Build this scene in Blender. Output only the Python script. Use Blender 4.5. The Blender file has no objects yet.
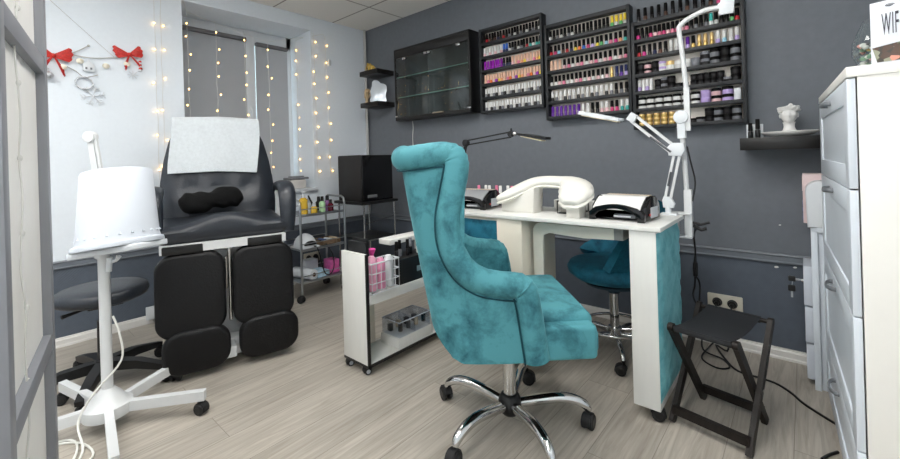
import bpy, bmesh, math, random
from mathutils import Vector as V, Matrix as MX
random.seed(7)
SC = bpy.context.scene
COL = SC.collection
pi = math.pi
def rad(d): return math.radians(d)

# ------------------------------------------------------------------ camera
CAM = V((3.5086, -2.7300, 1.10))
FPX, CYP = 408.9, 157.77
YAW, ROLL = rad(40.916), rad(-1.7028)
_f = V((-math.sin(YAW), math.cos(YAW), 0)); _r = V((math.cos(YAW), math.sin(YAW), 0)); _u = V((0, 0, 1))
RGT = _r*math.cos(ROLL) + _u*math.sin(ROLL)
UPV = -_r*math.sin(ROLL) + _u*math.cos(ROLL)
FWD = _f
cd = bpy.data.cameras.new('camera'); cam = bpy.data.objects.new('camera', cd); COL.objects.link(cam)
cd.sensor_width = 36; cd.lens = 36*FPX/900; cd.shift_y = -(229.5-CYP)/900; cd.clip_start = .02; cd.clip_end = 60
m3 = MX(((RGT.x, UPV.x, -FWD.x), (RGT.y, UPV.y, -FWD.y), (RGT.z, UPV.z, -FWD.z)))
cam.matrix_world = MX.Translation(CAM) @ m3.to_4x4()
SC.camera = cam
def ray(px, py): return RGT*((px-450)/FPX) - UPV*((py-CYP)/FPX) + FWD
def onp(px, py, axis, val):          # point of the room on the plane axis = val
    d = ray(px, py); return CAM + d*((val-CAM[axis])/d[axis])
def fl(px, py, z=0.0): return onp(px, py, 2, z)

# ------------------------------------------------------------------ materials
def lin(c):
    def g(v):
        v /= 255.0
        return v/12.92 if v <= .04045 else ((v+.055)/1.055)**2.4
    return (g(c[0]), g(c[1]), g(c[2]), 1)
MATS = {}
def mat(name, rgb, rough=.5, metal=0, var=.06, vscale=8, bump=0, bscale=60, spec=.5, coat=0, sheen=0, emit=0, btype='noise', stretch=None, alpha=1):
    if name in MATS: return MATS[name]
    m = bpy.data.materials.new(name); m.use_nodes = True
    nt = m.node_tree; N = nt.nodes; L = nt.links
    b = N['Principled BSDF']
    b.inputs['Roughness'].default_value = rough; b.inputs['Metallic'].default_value = metal
    b.inputs['Specular IOR Level'].default_value = spec
    if coat: b.inputs['Coat Weight'].default_value = coat; b.inputs['Coat Roughness'].default_value = .1
    if sheen:
        b.inputs['Sheen Weight'].default_value = sheen; b.inputs['Sheen Roughness'].default_value = .35
        b.inputs['Sheen Tint'].default_value = lin((min(255, rgb[0]+60), min(255, rgb[1]+60), min(255, rgb[2]+60)))
    tc = N.new('ShaderNodeTexCoord'); src = tc.outputs['Object']
    if stretch:
        mp = N.new('ShaderNodeMapping'); mp.inputs['Scale'].default_value = stretch; L.new(src, mp.inputs[0]); src = mp.outputs[0]
    c = lin(rgb)
    nz = N.new('ShaderNodeTexNoise'); nz.inputs['Scale'].default_value = vscale; nz.inputs['Detail'].default_value = 4; L.new(src, nz.inputs['Vector'])
    cr = N.new('ShaderNodeValToRGB')
    cr.color_ramp.elements[0].position = .3; cr.color_ramp.elements[1].position = .7
    cr.color_ramp.elements[0].color = tuple(max(0, v*(1-var)) for v in c[:3])+(1,)
    cr.color_ramp.elements[1].color = tuple(min(1, v*(1+var)) for v in c[:3])+(1,)
    L.new(nz.outputs['Fac'], cr.inputs[0]); L.new(cr.outputs[0], b.inputs['Base Color'])
    if emit:
        b.inputs['Emission Color'].default_value = c; b.inputs['Emission Strength'].default_value = emit
    if bump:
        if btype == 'vor':
            t = N.new('ShaderNodeTexVoronoi'); t.inputs['Scale'].default_value = bscale; out = t.outputs['Distance']
        elif btype == 'wave':
            t = N.new('ShaderNodeTexWave'); t.inputs['Scale'].default_value = bscale; t.inputs['Distortion'].default_value = 1.5; t.bands_direction = 'DIAGONAL'; out = t.outputs['Fac']
        else:
            t = N.new('ShaderNodeTexNoise'); t.inputs['Scale'].default_value = bscale; t.inputs['Detail'].default_value = 5; out = t.outputs['Fac']
        L.new(src, t.inputs['Vector'])
        bp = N.new('ShaderNodeBump'); bp.inputs['Strength'].default_value = bump; bp.inputs['Distance'].default_value = .01
        L.new(out, bp.inputs['Height']); L.new(bp.outputs[0], b.inputs['Normal'])
    MATS[name] = m; return m
def glass(name, tint=(240, 248, 246), refl=.0, rough=.02):
    if name in MATS: return MATS[name]
    m = bpy.data.materials.new(name); m.use_nodes = True
    nt = m.node_tree; N = nt.nodes; L = nt.links; N.remove(N['Principled BSDF'])
    tr = N.new('ShaderNodeBsdfTransparent'); tr.inputs[0].default_value = lin(tint)
    gl = N.new('ShaderNodeBsdfGlossy'); gl.inputs['Roughness'].default_value = rough
    lw = N.new('ShaderNodeLayerWeight'); lw.inputs[0].default_value = .5
    pw = N.new('ShaderNodeMath'); pw.operation = 'POWER'; pw.inputs[1].default_value = 4; L.new(lw.outputs['Facing'], pw.inputs[0])
    ad = N.new('ShaderNodeMath'); ad.operation = 'MULTIPLY_ADD'; ad.inputs[1].default_value = .8; ad.inputs[2].default_value = .04+refl; ad.use_clamp = True; L.new(pw.outputs[0], ad.inputs[0])
    mx = N.new('ShaderNodeMixShader'); L.new(ad.outputs[0], mx.inputs[0]); L.new(tr.outputs[0], mx.inputs[1]); L.new(gl.outputs[0], mx.inputs[2])
    L.new(mx.outputs[0], N['Material Output'].inputs[0]); MATS[name] = m; return m
def velvet(name, dark, light, scale=9):
    if name in MATS: return MATS[name]
    m = mat(name, light, rough=.7, sheen=.45, spec=.25, bump=.12, bscale=14)
    nt = m.node_tree; N = nt.nodes; L = nt.links
    cr = [n for n in N if n.type == 'VALTORGB'][0]; nz = L_from = cr.inputs[0].links[0].from_node
    nz.inputs['Scale'].default_value = scale; nz.inputs['Detail'].default_value = 8; nz.inputs['Roughness'].default_value = .65; nz.inputs['Distortion'].default_value = .25
    cr.color_ramp.elements[0].position = .33; cr.color_ramp.elements[1].position = .55
    cr.color_ramp.elements[0].color = lin(dark); cr.color_ramp.elements[1].color = lin(light)
    return m

WHITE = mat('white_laminate', (222, 222, 218), .35, var=.02, bump=.02, bscale=30, stretch=(6, 6, .6))
WMETAL = mat('white_enamel_metal', (216, 218, 219), .3, var=.02)
WPLAST = mat('white_plastic', (218, 222, 226), .35, var=.02)
CREAM = mat('cream_leatherette', (228, 226, 219), .4, var=.02, bump=.05, bscale=80)
BLACKW = mat('black_wood', (15, 13, 13), .42, var=.25, vscale=6, bump=.08, bscale=20, stretch=(2, 12, 12))
BLACKP = mat('black_plastic', (13, 13, 14), .4, var=.1)
BLACKG = mat('black_gloss', (12, 12, 14), .12, var=.05)
RUBBER = mat('dark_rubber', (18, 18, 20), .6, var=.1)
LEATHER = mat('black_leather', (34, 39, 47), .4, var=.1, bump=.07, bscale=90, btype='vor')
LEATHER2 = mat('black_leather_pad', (13, 13, 15), .5, var=.08, spec=.3, bump=.1, bscale=110, btype='vor')
CHROME = mat('chrome', (205, 205, 205), .1, 1, var=.02)
STEEL = mat('brushed_steel', (176, 180, 184), .3, 1, var=.05)
DSTEEL = mat('dark_steel', (110, 112, 116), .3, 1, var=.05)
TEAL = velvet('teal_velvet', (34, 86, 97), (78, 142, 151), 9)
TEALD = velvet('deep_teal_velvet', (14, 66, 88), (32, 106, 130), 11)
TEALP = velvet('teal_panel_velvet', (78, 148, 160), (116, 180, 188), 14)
GREYF = mat('grey_painted_frame', (132, 134, 140), .5, var=.05)
PANEL = mat('warm_white_panel', (236, 235, 232), .5, var=.02)
DRESS = mat('cream_white_lacquer', (240, 238, 232), .4, var=.015)
DRESSF = mat('white_lacquer_front', (216, 223, 231), .35, var=.015)
TOWEL = mat('white_terry', (200, 206, 210), .95, var=.05, vscale=60, bump=.6, bscale=220)
BULB = mat('warm_bulb', (255, 194, 108), .3, emit=8)
WIRE = mat('clear_wire', (214, 214, 210), .4)
BCABLE = mat('black_cable', (18, 18, 20), .5)
WCABLE = mat('white_cable', (228, 228, 222), .5)

# ------------------------------------------------------------------ mesh builder
class MB:
    def __init__(s): s.b = bmesh.new()
    def add(s, t, mi=0, smooth=True, mtx=None, sharp=35):
        if mtx is not None: bmesh.ops.transform(t, matrix=mtx, verts=t.verts)
        bmesh.ops.recalc_face_normals(t, faces=t.faces)
        for f in t.faces: f.material_index = mi; f.smooth = smooth
        for e in t.edges:
            if len(e.link_faces) == 2 and e.calc_face_angle(0) > rad(sharp): e.smooth = False
        me = bpy.data.meshes.new('tmp'); t.to_mesh(me); t.free(); s.b.from_mesh(me); bpy.data.meshes.remove(me); return s
    def box(s, lo, hi, mi=0, bev=0.002, seg=2, mtx=None):
        t = bmesh.new(); bmesh.ops.create_cube(t, size=1)
        lo = V(lo); hi = V(hi); sz = hi-lo; c = (hi+lo)/2
        for v in t.verts: v.co = V((v.co.x*sz.x, v.co.y*sz.y, v.co.z*sz.z))+c
        bev = min(bev, .45*min(abs(x) for x in sz))
        if bev > 0: bmesh.ops.bevel(t, geom=t.edges[:], offset=bev, segments=seg, affect='EDGES', profile=.5)
        return s.add(t, mi, mtx=mtx, sharp=50 if seg > 2 else 35)
    def cyl(s, p0, p1, r0, r1=None, mi=0, seg=20, bev=0, mtx=None):
        r1 = r0 if r1 is None else r1
        p0 = V(p0); p1 = V(p1); d = p1-p0; h = d.length
        t = bmesh.new(); bmesh.ops.create_cone(t, cap_ends=True, segments=seg, radius1=r0, radius2=r1, depth=h)
        if bev > 0:
            es = [e for e in t.edges if any(len(f.verts) > 4 for f in e.link_faces)]
            bmesh.ops.bevel(t, geom=es, offset=bev, segments=2, affect='EDGES', profile=.5)
        q = V((0, 0, 1)).rotation_difference(d.normalized()).to_matrix().to_4x4()
        m = MX.Translation((p0+p1)/2) @ q
        if mtx is not None: m = mtx @ m
        return s.add(t, mi, mtx=m)
    def tube(s, pts, r, mi=0, seg=10, closed=False, smooth=True, sub=0, flat=None, mtx=None, up=None):
        P = [V(p) for p in pts]
        if sub: P = spline(P, sub, closed)
        n = len(P); R_ = r if isinstance(r, (list, tuple)) else [r]*n
        if len(R_) != n: R_ = [R_[0]+(R_[-1]-R_[0])*i/(n-1) if len(R_) == 2 else lerp_list(R_, i/(n-1)) for i in range(n)]
        t = bmesh.new(); rings = []; pn = None
        for i in range(n):
            a = P[(i-1) % n] if (closed or i > 0) else P[i]; b = P[(i+1) % n] if (closed or i < n-1) else P[i]
            T = (b-a).normalized() if (b-a).length > 1e-9 else V((0, 0, 1))
            if up is not None:
                nn = V(up)-T*T.dot(V(up)); nn = nn.normalized() if nn.length > 1e-6 else V((1, 0, 0))
            elif pn is None:
                nn = T.orthogonal().normalized()
            else:
                nn = (pn-T*T.dot(pn)); nn = nn.normalized() if nn.length > 1e-6 else T.orthogonal().normalized()
            pn = nn; bb = T.cross(nn)
            fx, fy = flat if flat else (1, 1)
            rings.append([t.verts.new(P[i]+(nn*math.cos(2*pi*k/seg)*fx+bb*math.sin(2*pi*k/seg)*fy)*R_[i]) for k in range(seg)])
        m = n if closed else n-1
        for i in range(m):
            A = rings[i]; B = rings[(i+1) % n]
            for k in range(seg): t.faces.new((A[k], A[(k+1) % seg], B[(k+1) % seg], B[k]))
        if not closed: t.faces.new(rings[0][::-1]); t.faces.new(rings[-1])
        return s.add(t, mi, smooth, mtx=mtx, sharp=50)
    def rectbar(s, pts, w, h, up=(0, 0, 1), mi=0, bev=0, mtx=None):   # bar of rectangular section w (sideways) x h (along up)
        P = [V(p) for p in pts]; n = len(P); t = bmesh.new(); rings = []
        for i in range(n):
            a = P[max(0, i-1)]; b = P[min(n-1, i+1)]; T = (b-a).normalized()
            U = V(up)-T*T.dot(V(up)); U.normalize(); S = T.cross(U)
            ww = w[i] if isinstance(w, (list, tuple)) else w; hh = h[i] if isinstance(h, (list, tuple)) else h
            rings.append([t.verts.new(P[i]+S*sx*ww/2+U*sy*hh/2) for sx, sy in ((-1, -1), (1, -1), (1, 1), (-1, 1))])
        for i in range(n-1):
            for k in range(4): t.faces.new((rings[i][k], rings[i][(k+1) % 4], rings[i+1][(k+1) % 4], rings[i+1][k]))
        t.faces.new(rings[0][::-1]); t.faces.new(rings[-1])
        if bev: bmesh.ops.bevel(t, geom=[e for e in t.edges if e.calc_face_angle(0) > .5], offset=bev, segments=2, affect='EDGES', profile=.5)
        return s.add(t, mi, mtx=mtx)
    def lathe(s, prof, c=(0, 0, 0), mi=0, seg=28, mtx=None, sharp=40):
        t = bmesh.new(); c = V(c); rings = []
        for r, z in prof:
            if r < 1e-6: rings.append([t.verts.new(c+V((0, 0, z)))])
            else: rings.append([t.verts.new(c+V((r*math.cos(2*pi*k/seg), r*math.sin(2*pi*k/seg), z))) for k in range(seg)])
        for A, B in zip(rings, rings[1:]):
            for k in range(seg):
                k2 = (k+1) % seg
                if len(A) == 1 and len(B) == 1: continue
                if len(A) == 1: t.faces.new((A[0], B[k], B[k2]))
                elif len(B) == 1: t.faces.new((A[k], A[k2], B[0]))
                else: t.faces.new((A[k], A[k2], B[k2], B[k]))
        return s.add(t, mi, mtx=mtx, sharp=sharp)
    def prism(s, outline, depth, mi=0, bev=0, mtx=None, seg=2, sharp=35):   # outline in local xy, extruded along +z
        t = bmesh.new(); vs = [t.verts.new((x, y, 0)) for x, y in outline]; f = t.faces.new(vs)
        r = bmesh.ops.extrude_face_region(t, geom=[f]); vv = [g for g in r['geom'] if isinstance(g, bmesh.types.BMVert)]
        bmesh.ops.translate(t, verts=vv, vec=(0, 0, depth))
        if bev:
            es = [e for e in t.edges if abs(e.verts[0].co.z-e.verts[1].co.z) < 1e-6]
            bmesh.ops.bevel(t, geom=es, offset=bev, segments=seg, affect='EDGES', profile=.5)
        return s.add(t, mi, mtx=mtx, sharp=sharp)
    def ell(s, c, r, mi=0, seg=20, mtx=None, fn=None):
        t = bmesh.new(); bmesh.ops.create_uvsphere(t, u_segments=seg, v_segments=max(8, seg*2//3), radius=1)
        r = r if isinstance(r, (tuple, list, V)) else (r, r, r)
        for v in t.verts:
            co = V((v.co.x*r[0], v.co.y*r[1], v.co.z*r[2]))
            if fn: co = fn(co)
            v.co = co+V(c)
        return s.add(t, mi, mtx=mtx, sharp=80)
    def grid(s, fn, nu, nv, mi=0, closed_u=False, thick=0, mtx=None, sharp=60):
        t = bmesh.new(); G = [[t.verts.new(fn(i/(nu if closed_u else nu-1), j/(nv-1))) for j in range(nv)] for i in range(nu)]
        for i in range(nu if closed_u else nu-1):
            for j in range(nv-1): t.faces.new((G[i][j], G[(i+1) % nu][j], G[(i+1) % nu][j+1], G[i][j+1]))
        bmesh.ops.recalc_face_normals(t, faces=t.faces)
        if thick: bmesh.ops.solidify(t, geom=t.faces[:], thickness=thick)
        return s.add(t, mi, mtx=mtx, sharp=sharp)
    def rbox(s, c, sz, r, mi=0, seg=5, mtx=None, puff=0):      # cushion: soft box, centre c, size sz
        t = bmesh.new(); bmesh.ops.create_cube(t, size=1)
        for v in t.verts: v.co = V((v.co.x*sz[0], v.co.y*sz[1], v.co.z*sz[2]))
        bmesh.ops.bevel(t, geom=t.edges[:], offset=min(r, .48*min(sz)), segments=seg, affect='EDGES', profile=.5)
        if puff:
            bmesh.ops.subdivide_edges(t, edges=[e for e in t.edges if e.calc_length() > .04], cuts=4, use_grid_fill=True)
            ax = sz.index(min(sz)) if isinstance(sz, (list, tuple)) else 2
            o = [i for i in range(3) if i != ax]
            for v in t.verts:
                k = (1-min(1, abs(v.co[o[0]])/(sz[o[0]]/2))**2)*(1-min(1, abs(v.co[o[1]])/(sz[o[1]]/2))**2)
                v.co[ax] += math.copysign(puff*k, v.co[ax])
        bmesh.ops.translate(t, verts=t.verts, vec=V(c))
        return s.add(t, mi, mtx=mtx, sharp=60)
    def build(s, name, mats, parent=None, world=True, sub=0):
        me = bpy.data.meshes.new(name)
        if parent is not None and world:
            bmesh.ops.transform(s.b, matrix=WM[parent.name].inverted(), verts=s.b.verts)
        s.b.to_mesh(me); s.b.free()
        for m in (mats if isinstance(mats, (list, tuple)) else [mats]): me.materials.append(m)
        o = bpy.data.objects.new(name, me); COL.objects.link(o)
        if parent is not None: o.parent = parent; WM[o.name] = WM[parent.name].copy()
        else: WM[o.name] = MX.Identity(4)
        if sub: md = o.modifiers.new('smooth', 'SUBSURF'); md.levels = sub; md.render_levels = sub
        return o
    def one(s, name, mats, label, cat, loc, group=None, rotz=0):     # a thing that is one mesh: origin at its base
        m = MX.Translation(V(loc)) @ MX.Rotation(rotz, 4, 'Z')
        bmesh.ops.transform(s.b, matrix=m.inverted(), verts=s.b.verts)
        o = s.build(name, mats); o.matrix_world = m; WM[o.name] = m.copy(); tag(o, label, cat, group); return o
WM = {}
def lerp_list(a, t):
    x = t*(len(a)-1); i = min(int(x), len(a)-2); return a[i]+(a[i+1]-a[i])*(x-i)
def spline(P, sub, closed=False):
    n = len(P); out = []
    for i in range(n if closed else n-1):
        p0 = P[(i-1) % n] if (closed or i > 0) else P[0]; p1 = P[i]; p2 = P[(i+1) % n]; p3 = P[(i+2) % n] if (closed or i < n-2) else P[-1]
        for k in range(sub):
            t = k/sub
            out.append(.5*((2*p1)+(p2-p0)*t+(2*p0-5*p1+4*p2-p3)*t*t+(3*p1-p0-3*p2+p3)*t**3))
    if not closed: out.append(P[-1])
    return out
def tag(o, label, cat, group=None, kind=None):
    o['label'] = label; o['category'] = cat
    if group: o['group'] = group
    if kind: o['kind'] = kind
    return o
def thing(name, label, cat, loc=(0, 0, 0), rotz=0, group=None):
    o = bpy.data.objects.new(name, None); COL.objects.link(o); o.empty_display_size = .05
    o.location = loc; o.rotation_euler = (0, 0, rotz)
    WM[o.name] = MX.Translation(V(loc)) @ MX.Rotation(rotz, 4, 'Z')
    return tag(o, label, cat, group)
def struct(mb, name, mats):
    o = mb.build(name, mats); o['kind'] = 'structure'; return o
def rrect(w, h, r, n=6):
    pts = []
    for cx, cy, a in ((w/2-r, h/2-r, 0), (-w/2+r, h/2-r, 90), (-w/2+r, -h/2+r, 180), (w/2-r, -h/2+r, 270)):
        for k in range(n+1):
            t = rad(a+90*k/n); pts.append((cx+r*math.cos(t), cy+r*math.sin(t)))
    return pts
def frame(o, x, y, z):           # matrix whose local axes are x, y, z at o
    return MX(((x[0], y[0], z[0], o[0]), (x[1], y[1], z[1], o[1]), (x[2], y[2], z[2], o[2]), (0, 0, 0, 1)))
ORD = ['first','second','third','fourth','fifth','sixth','seventh','eighth','ninth','tenth','eleventh','twelfth','thirteenth','fourteenth','fifteenth','sixteenth','seventeenth','eighteenth','nineteenth','twentieth','twenty-first','twenty-second','twenty-third','twenty-fourth']
# ------------------------------------------------------------------ the room
X1, Y0, ZC = 4.15, -4.2, 2.475
def floor_mat():
    m = bpy.data.materials.new('grey_oak_laminate'); m.use_nodes = True; N = m.node_tree.nodes; L = m.node_tree.links; b = N['Principled BSDF']
    tc = N.new('ShaderNodeTexCoord')
    mp = N.new('ShaderNodeMapping'); mp.inputs['Rotation'].default_value = (0, 0, pi/2); L.new(tc.outputs['Object'], mp.inputs[0])
    br = N.new('ShaderNodeTexBrick'); br.inputs['Scale'].default_value = 1; br.offset = .37; br.inputs['Brick Width'].default_value = 1.28; br.inputs['Row Height'].default_value = .192
    br.inputs['Mortar Size'].default_value = .0012; br.inputs['Color1'].default_value = (0, 0, 0, 1); br.inputs['Color2'].default_value = (1, 1, 1, 1); br.inputs['Mortar'].default_value = (.5, .5, .5, 1); br.inputs['Bias'].default_value = 0
    L.new(mp.outputs[0], br.inputs['Vector'])
    mg = N.new('ShaderNodeMapping'); mg.inputs['Scale'].default_value = (26, 1.6, 1); L.new(tc.outputs['Object'], mg.inputs[0])
    ad = N.new('ShaderNodeVectorMath'); ad.operation = 'ADD'; L.new(mg.outputs[0], ad.inputs[0])
    sc = N.new('ShaderNodeVectorMath'); sc.operation = 'SCALE'; sc.inputs['Scale'].default_value = 13; L.new(br.outputs['Color'], sc.inputs[0]); L.new(sc.outputs[0], ad.inputs[1])
    nz = N.new('ShaderNodeTexNoise'); nz.inputs['Scale'].default_value = 1.3; nz.inputs['Detail'].default_value = 7; nz.inputs['Roughness'].default_value = .62; nz.inputs['Distortion'].default_value = 1.6; L.new(ad.outputs[0], nz.inputs['Vector'])
    cr = N.new('ShaderNodeValToRGB'); e = cr.color_ramp.elements; e[0].position = .28; e[0].color = lin((151, 143, 132)); e[1].position = .66; e[1].color = lin((188, 181, 170)); L.new(nz.outputs['Fac'], cr.inputs[0])
    n2 = N.new('ShaderNodeTexNoise'); n2.inputs['Scale'].default_value = .6; n2.inputs['Detail'].default_value = 3; L.new(ad.outputs[0], n2.inputs['Vector'])
    mr = N.new('ShaderNodeMapRange'); mr.inputs[1].default_value = 0; mr.inputs[2].default_value = 1; mr.inputs[3].default_value = .92; mr.inputs[4].default_value = 1.05; L.new(br.outputs['Color'], mr.inputs[0])
    mu = N.new('ShaderNodeMixRGB'); mu.blend_type = 'MULTIPLY'; mu.inputs[0].default_value = 1; L.new(cr.outputs[0], mu.inputs[1]); L.new(mr.outputs[0], mu.inputs[2])
    mo = N.new('ShaderNodeMixRGB'); mo.inputs[2].default_value = lin((128, 121, 112)); L.new(br.outputs['Fac'], mo.inputs[0]); L.new(mu.outputs[0], mo.inputs[1]); L.new(mo.outputs[0], b.inputs['Base Color'])
    b.inputs['Roughness'].default_value = .38
    bp = N.new('ShaderNodeBump'); bp.inputs['Strength'].default_value = .08; bp.inputs['Distance'].default_value = .005; L.new(nz.outputs['Fac'], bp.inputs['Height']); L.new(bp.outputs[0], b.inputs['Normal'])
    return m
def ceil_mat():
    m = bpy.data.materials.new('ceiling_tiles'); m.use_nodes = True; N = m.node_tree.nodes; L = m.node_tree.links; b = N['Principled BSDF']
    tc = N.new('ShaderNodeTexCoord'); mp = N.new('ShaderNodeMapping'); mp.inputs['Location'].default_value = (.02, .40, 0); L.new(tc.outputs['Object'], mp.inputs[0])
    br = N.new('ShaderNodeTexBrick'); br.offset = 0; br.inputs['Scale'].default_value = 1; br.inputs['Brick Width'].default_value = .6; br.inputs['Row Height'].default_value = .6; br.inputs['Mortar Size'].default_value = .007; br.inputs['Mortar Smooth'].default_value = .1
    br.inputs['Color1'].default_value = lin((240, 238, 233)); br.inputs['Color2'].default_value = lin((237, 235, 230)); br.inputs['Mortar'].default_value = lin((160, 155, 148)); L.new(mp.outputs[0], br.inputs['Vector'])
    L.new(br.outputs['Color'], b.inputs['Base Color']); b.inputs['Roughness'].default_value = .9
    nz = N.new('ShaderNodeTexNoise'); nz.inputs['Scale'].default_value = 160; L.new(tc.outputs['Object'], nz.inputs['Vector'])
    bp = N.new('ShaderNodeBump'); bp.inputs['Strength'].default_value = .25; bp.inputs['Distance'].default_value = .004; L.new(nz.outputs['Fac'], bp.inputs['Height']); L.new(bp.outputs[0], b.inputs['Normal'])
    return m
GREYW = mat('grey_woven_wallpaper', (107, 112, 119), .62, var=.05, vscale=25, bump=.12, bscale=70, btype='wave')
GREYL = mat('dark_grey_woven_wallpaper', (86, 94, 105), .6, var=.06, vscale=25, bump=.2, bscale=60, btype='wave')
RAIL = mat('grey_rail_paint', (110, 116, 124), .4, var=.03)
WALLW = mat('white_wallpaper', (229, 236, 243), .7, var=.012, vscale=40, bump=.12, bscale=260)
BASE = mat('white_baseboard', (226, 224, 220), .4, var=.02)

struct(MB().box((-.45, Y0-.1, -.06), (X1+.1, .12, 0), bev=0), 'floor', floor_mat())
struct(MB().box((-.45, Y0-.1, ZC), (X1+.1, .12, ZC+.06), bev=0), 'ceiling', ceil_mat())
w = MB(); w.box((-.45, 0, .52), (X1+.1, .12, ZC), 0, bev=0); w.box((-.45, 0, 0), (X1+.1, .12, .52), 1, bev=0); struct(w, 'wall_back', [GREYW, GREYL])
WY0, WY1, WZ0, WZ1 = -1.708, -.648, .83, 2.345
w = MB()
w.box((-.45, Y0-.1, .51), (0, WY0, ZC), 0, bev=0); w.box((-.45, WY1, .51), (0, 0, ZC), 0, bev=0)
w.box((-.45, WY0, .51), (0, WY1, WZ0), 0, bev=0); w.box((-.45, WY0, WZ1), (0, WY1, ZC), 0, bev=0)
w.box((-.45, Y0-.1, 0), (0, 0, .51), 1, bev=0); struct(w, 'wall_left', [WALLW, GREYL])
struct(MB().box((X1, Y0, 0), (X1+.1, 0, ZC), bev=0), 'wall_right', WALLW)
struct(MB().box((0, Y0-.1, 0), (X1, Y0, ZC), bev=0), 'wall_front', WALLW)
def profile_run(name, prof, p0, p1, out, m):      # moulding: prof = (distance out of the wall, height)
    t = bmesh.new(); A = [t.verts.new(V(p0)+V(out)*a+V((0, 0, z))) for a, z in prof]; B = [t.verts.new(V(p1)+V(out)*a+V((0, 0, z))) for a, z in prof]
    n = len(prof)
    for k in range(n): t.faces.new((A[k], A[(k+1) % n], B[(k+1) % n], B[k]))
    t.faces.new(A[::-1]); t.faces.new(B)
    mb = MB(); mb.add(t, 0, smooth=False); return struct(mb, name, m)
railp = [(0, .497), (.012, .499), (.015, .505), (.008, .512), (.008, .534), (.015, .541), (.012, .547), (0, .549)]
basep = [(0, 0), (.016, 0), (.016, .012), (.013, .016), (.013, .042), (.008, .05), (.008, .056), (0, .058)]
profile_run('trim_1', railp, (.016, 0, 0), (X1, 0, 0), (0, -1, 0), RAIL)
profile_run('trim_2', [(a, z-.018) for a, z in railp], (0, Y0, 0), (0, 0, 0), (1, 0, 0), RAIL)
profile_run('baseboard_back', basep, (.017, 0, 0), (X1, 0, 0), (0, -1, 0), BASE)
profile_run('baseboard_left', basep, (0, Y0, 0), (0, 0, 0), (1, 0, 0), BASE)
b = MB()
for z0 in (0,): b.cyl((.022, -.03, .55), (.022, -.03, ZC), .014, seg=14)
struct(b, 'trim_3', mat('light_pipe_paint', (196, 196, 196), .4))
# window: white frame with a mullion, two sashes, handle, panes
wf = MB(); xw = -.38
wf.box((xw-.06, WY0, WZ0), (xw, WY0+.06, WZ1)); wf.box((xw-.06, WY1-.045, WZ0), (xw, WY1, WZ1)); wf.box((xw-.06, WY0, WZ1-.115), (xw, WY1, WZ1)); wf.box((xw-.06, WY0, WZ0), (xw, WY1, WZ0+.06))
wf.box((xw-.06, -1.095, WZ0), (xw+.008, -1.005, WZ1), bev=.006)
win = struct(wf, 'window_1', WPLAST)
for y0, y1 in ((WY0+.06, -1.095), (-1.005, WY1-.045)):
    MB().box((xw-.035, y0, WZ0+.06), (xw-.029, y1, WZ1-.06), bev=0).build('pane', glass('window_glass'), win)
h = MB(); h.box((xw+.008, -1.065, 1.56), (xw+.02, -1.035, 1.63), bev=.004); h.box((xw+.02, -1.062, 1.50), (xw+.038, -1.040, 1.60), bev=.006); h.build('handle', WPLAST, win)
struct(MB().box((xw, WY0-.02, WZ0-.001), (.035, WY1+.02, WZ0+.028), bev=.008), 'trim_4', WPLAST)
BLIND = mat('grey_blind_fabric', (196, 196, 199), .8, var=.02, bump=.08, bscale=300)
_N = BLIND.node_tree.nodes; _L = BLIND.node_tree.links; _t = _N.new('ShaderNodeBsdfTranslucent'); _t.inputs[0].default_value = lin((150, 150, 152)); _m = _N.new('ShaderNodeMixShader'); _m.inputs[0].default_value = .35
_L.new(_N['Principled BSDF'].outputs[0], _m.inputs[1]); _L.new(_t.outputs[0], _m.inputs[2]); _L.new(_m.outputs[0], _N['Material Output'].inputs[0])
wd = bpy.data.worlds.new('daylight'); SC.world = wd; wd.use_nodes = True; wd.node_tree.nodes['Background'].inputs[0].default_value = (.80, .90, 1, 1); wd.node_tree.nodes['Background'].inputs[1].default_value = 4
SC.view_settings.view_transform = 'Standard'; SC.view_settings.look = 'None'; SC.view_settings.gamma = 1; SC.view_settings.use_curve_mapping = False; SC.view_settings.exposure = .47
BLINDC = mat('grey_blind_cassette', (112, 112, 116), .5)
for nm, y0, y1, zt, lab in (('roller_blind', -1.665, -1.094, 2.262, 'wide grey roller blind pulled down over the left window sash'), ('roller_blind', -1.008, -.694, 2.236, 'narrow grey roller blind pulled down over the right window sash')):
    t = thing(nm, lab, 'blind', (xw+.03, (y0+y1)/2, WZ0+.06), group='roller blinds at the window')
    MB().box((xw+.012, y0, WZ0+.06), (xw+.015, y1, zt-.02), bev=0).build('fabric', BLIND, t)
    MB().box((xw+.004, y0-.002, zt-.035), (xw+.05, y1-.001, zt), bev=.01).build('cassette', BLINDC, t)
    MB().box((xw+.008, y0, WZ0+.05), (xw+.022, y1, WZ0+.07), bev=.004).build('bottom_bar', BLINDC, t)
# square ceiling lamps
LAMP = mat('lamp_diffuser', (255, 253, 249), .5, var=0, emit=13)
i = 0
for x, y, w_ in ((1.78, -1.6, 'over the open floor'), (2.98, -1.6, 'in front of the nail racks'), (.98, -3.4, 'near the white wall'), (1.78, -2.8, 'towards the entrance'), (2.98, -2.8, 'above the camera'), (2.98, -3.7, 'by the entrance wall')):
    t = thing('ceiling_light', 'square flush white ceiling lamp '+w_, 'ceiling lamp', (x, y, ZC), group='square ceiling lamps')
    MB().box((x-.3, y-.3, ZC-.018), (x+.3, y+.3, ZC-.006), bev=.003).build('frame', WMETAL, t)
    MB().box((x-.275, y-.275, ZC-.024), (x+.275, y+.275, ZC-.017), bev=.001).build('diffuser', LAMP, t)

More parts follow.
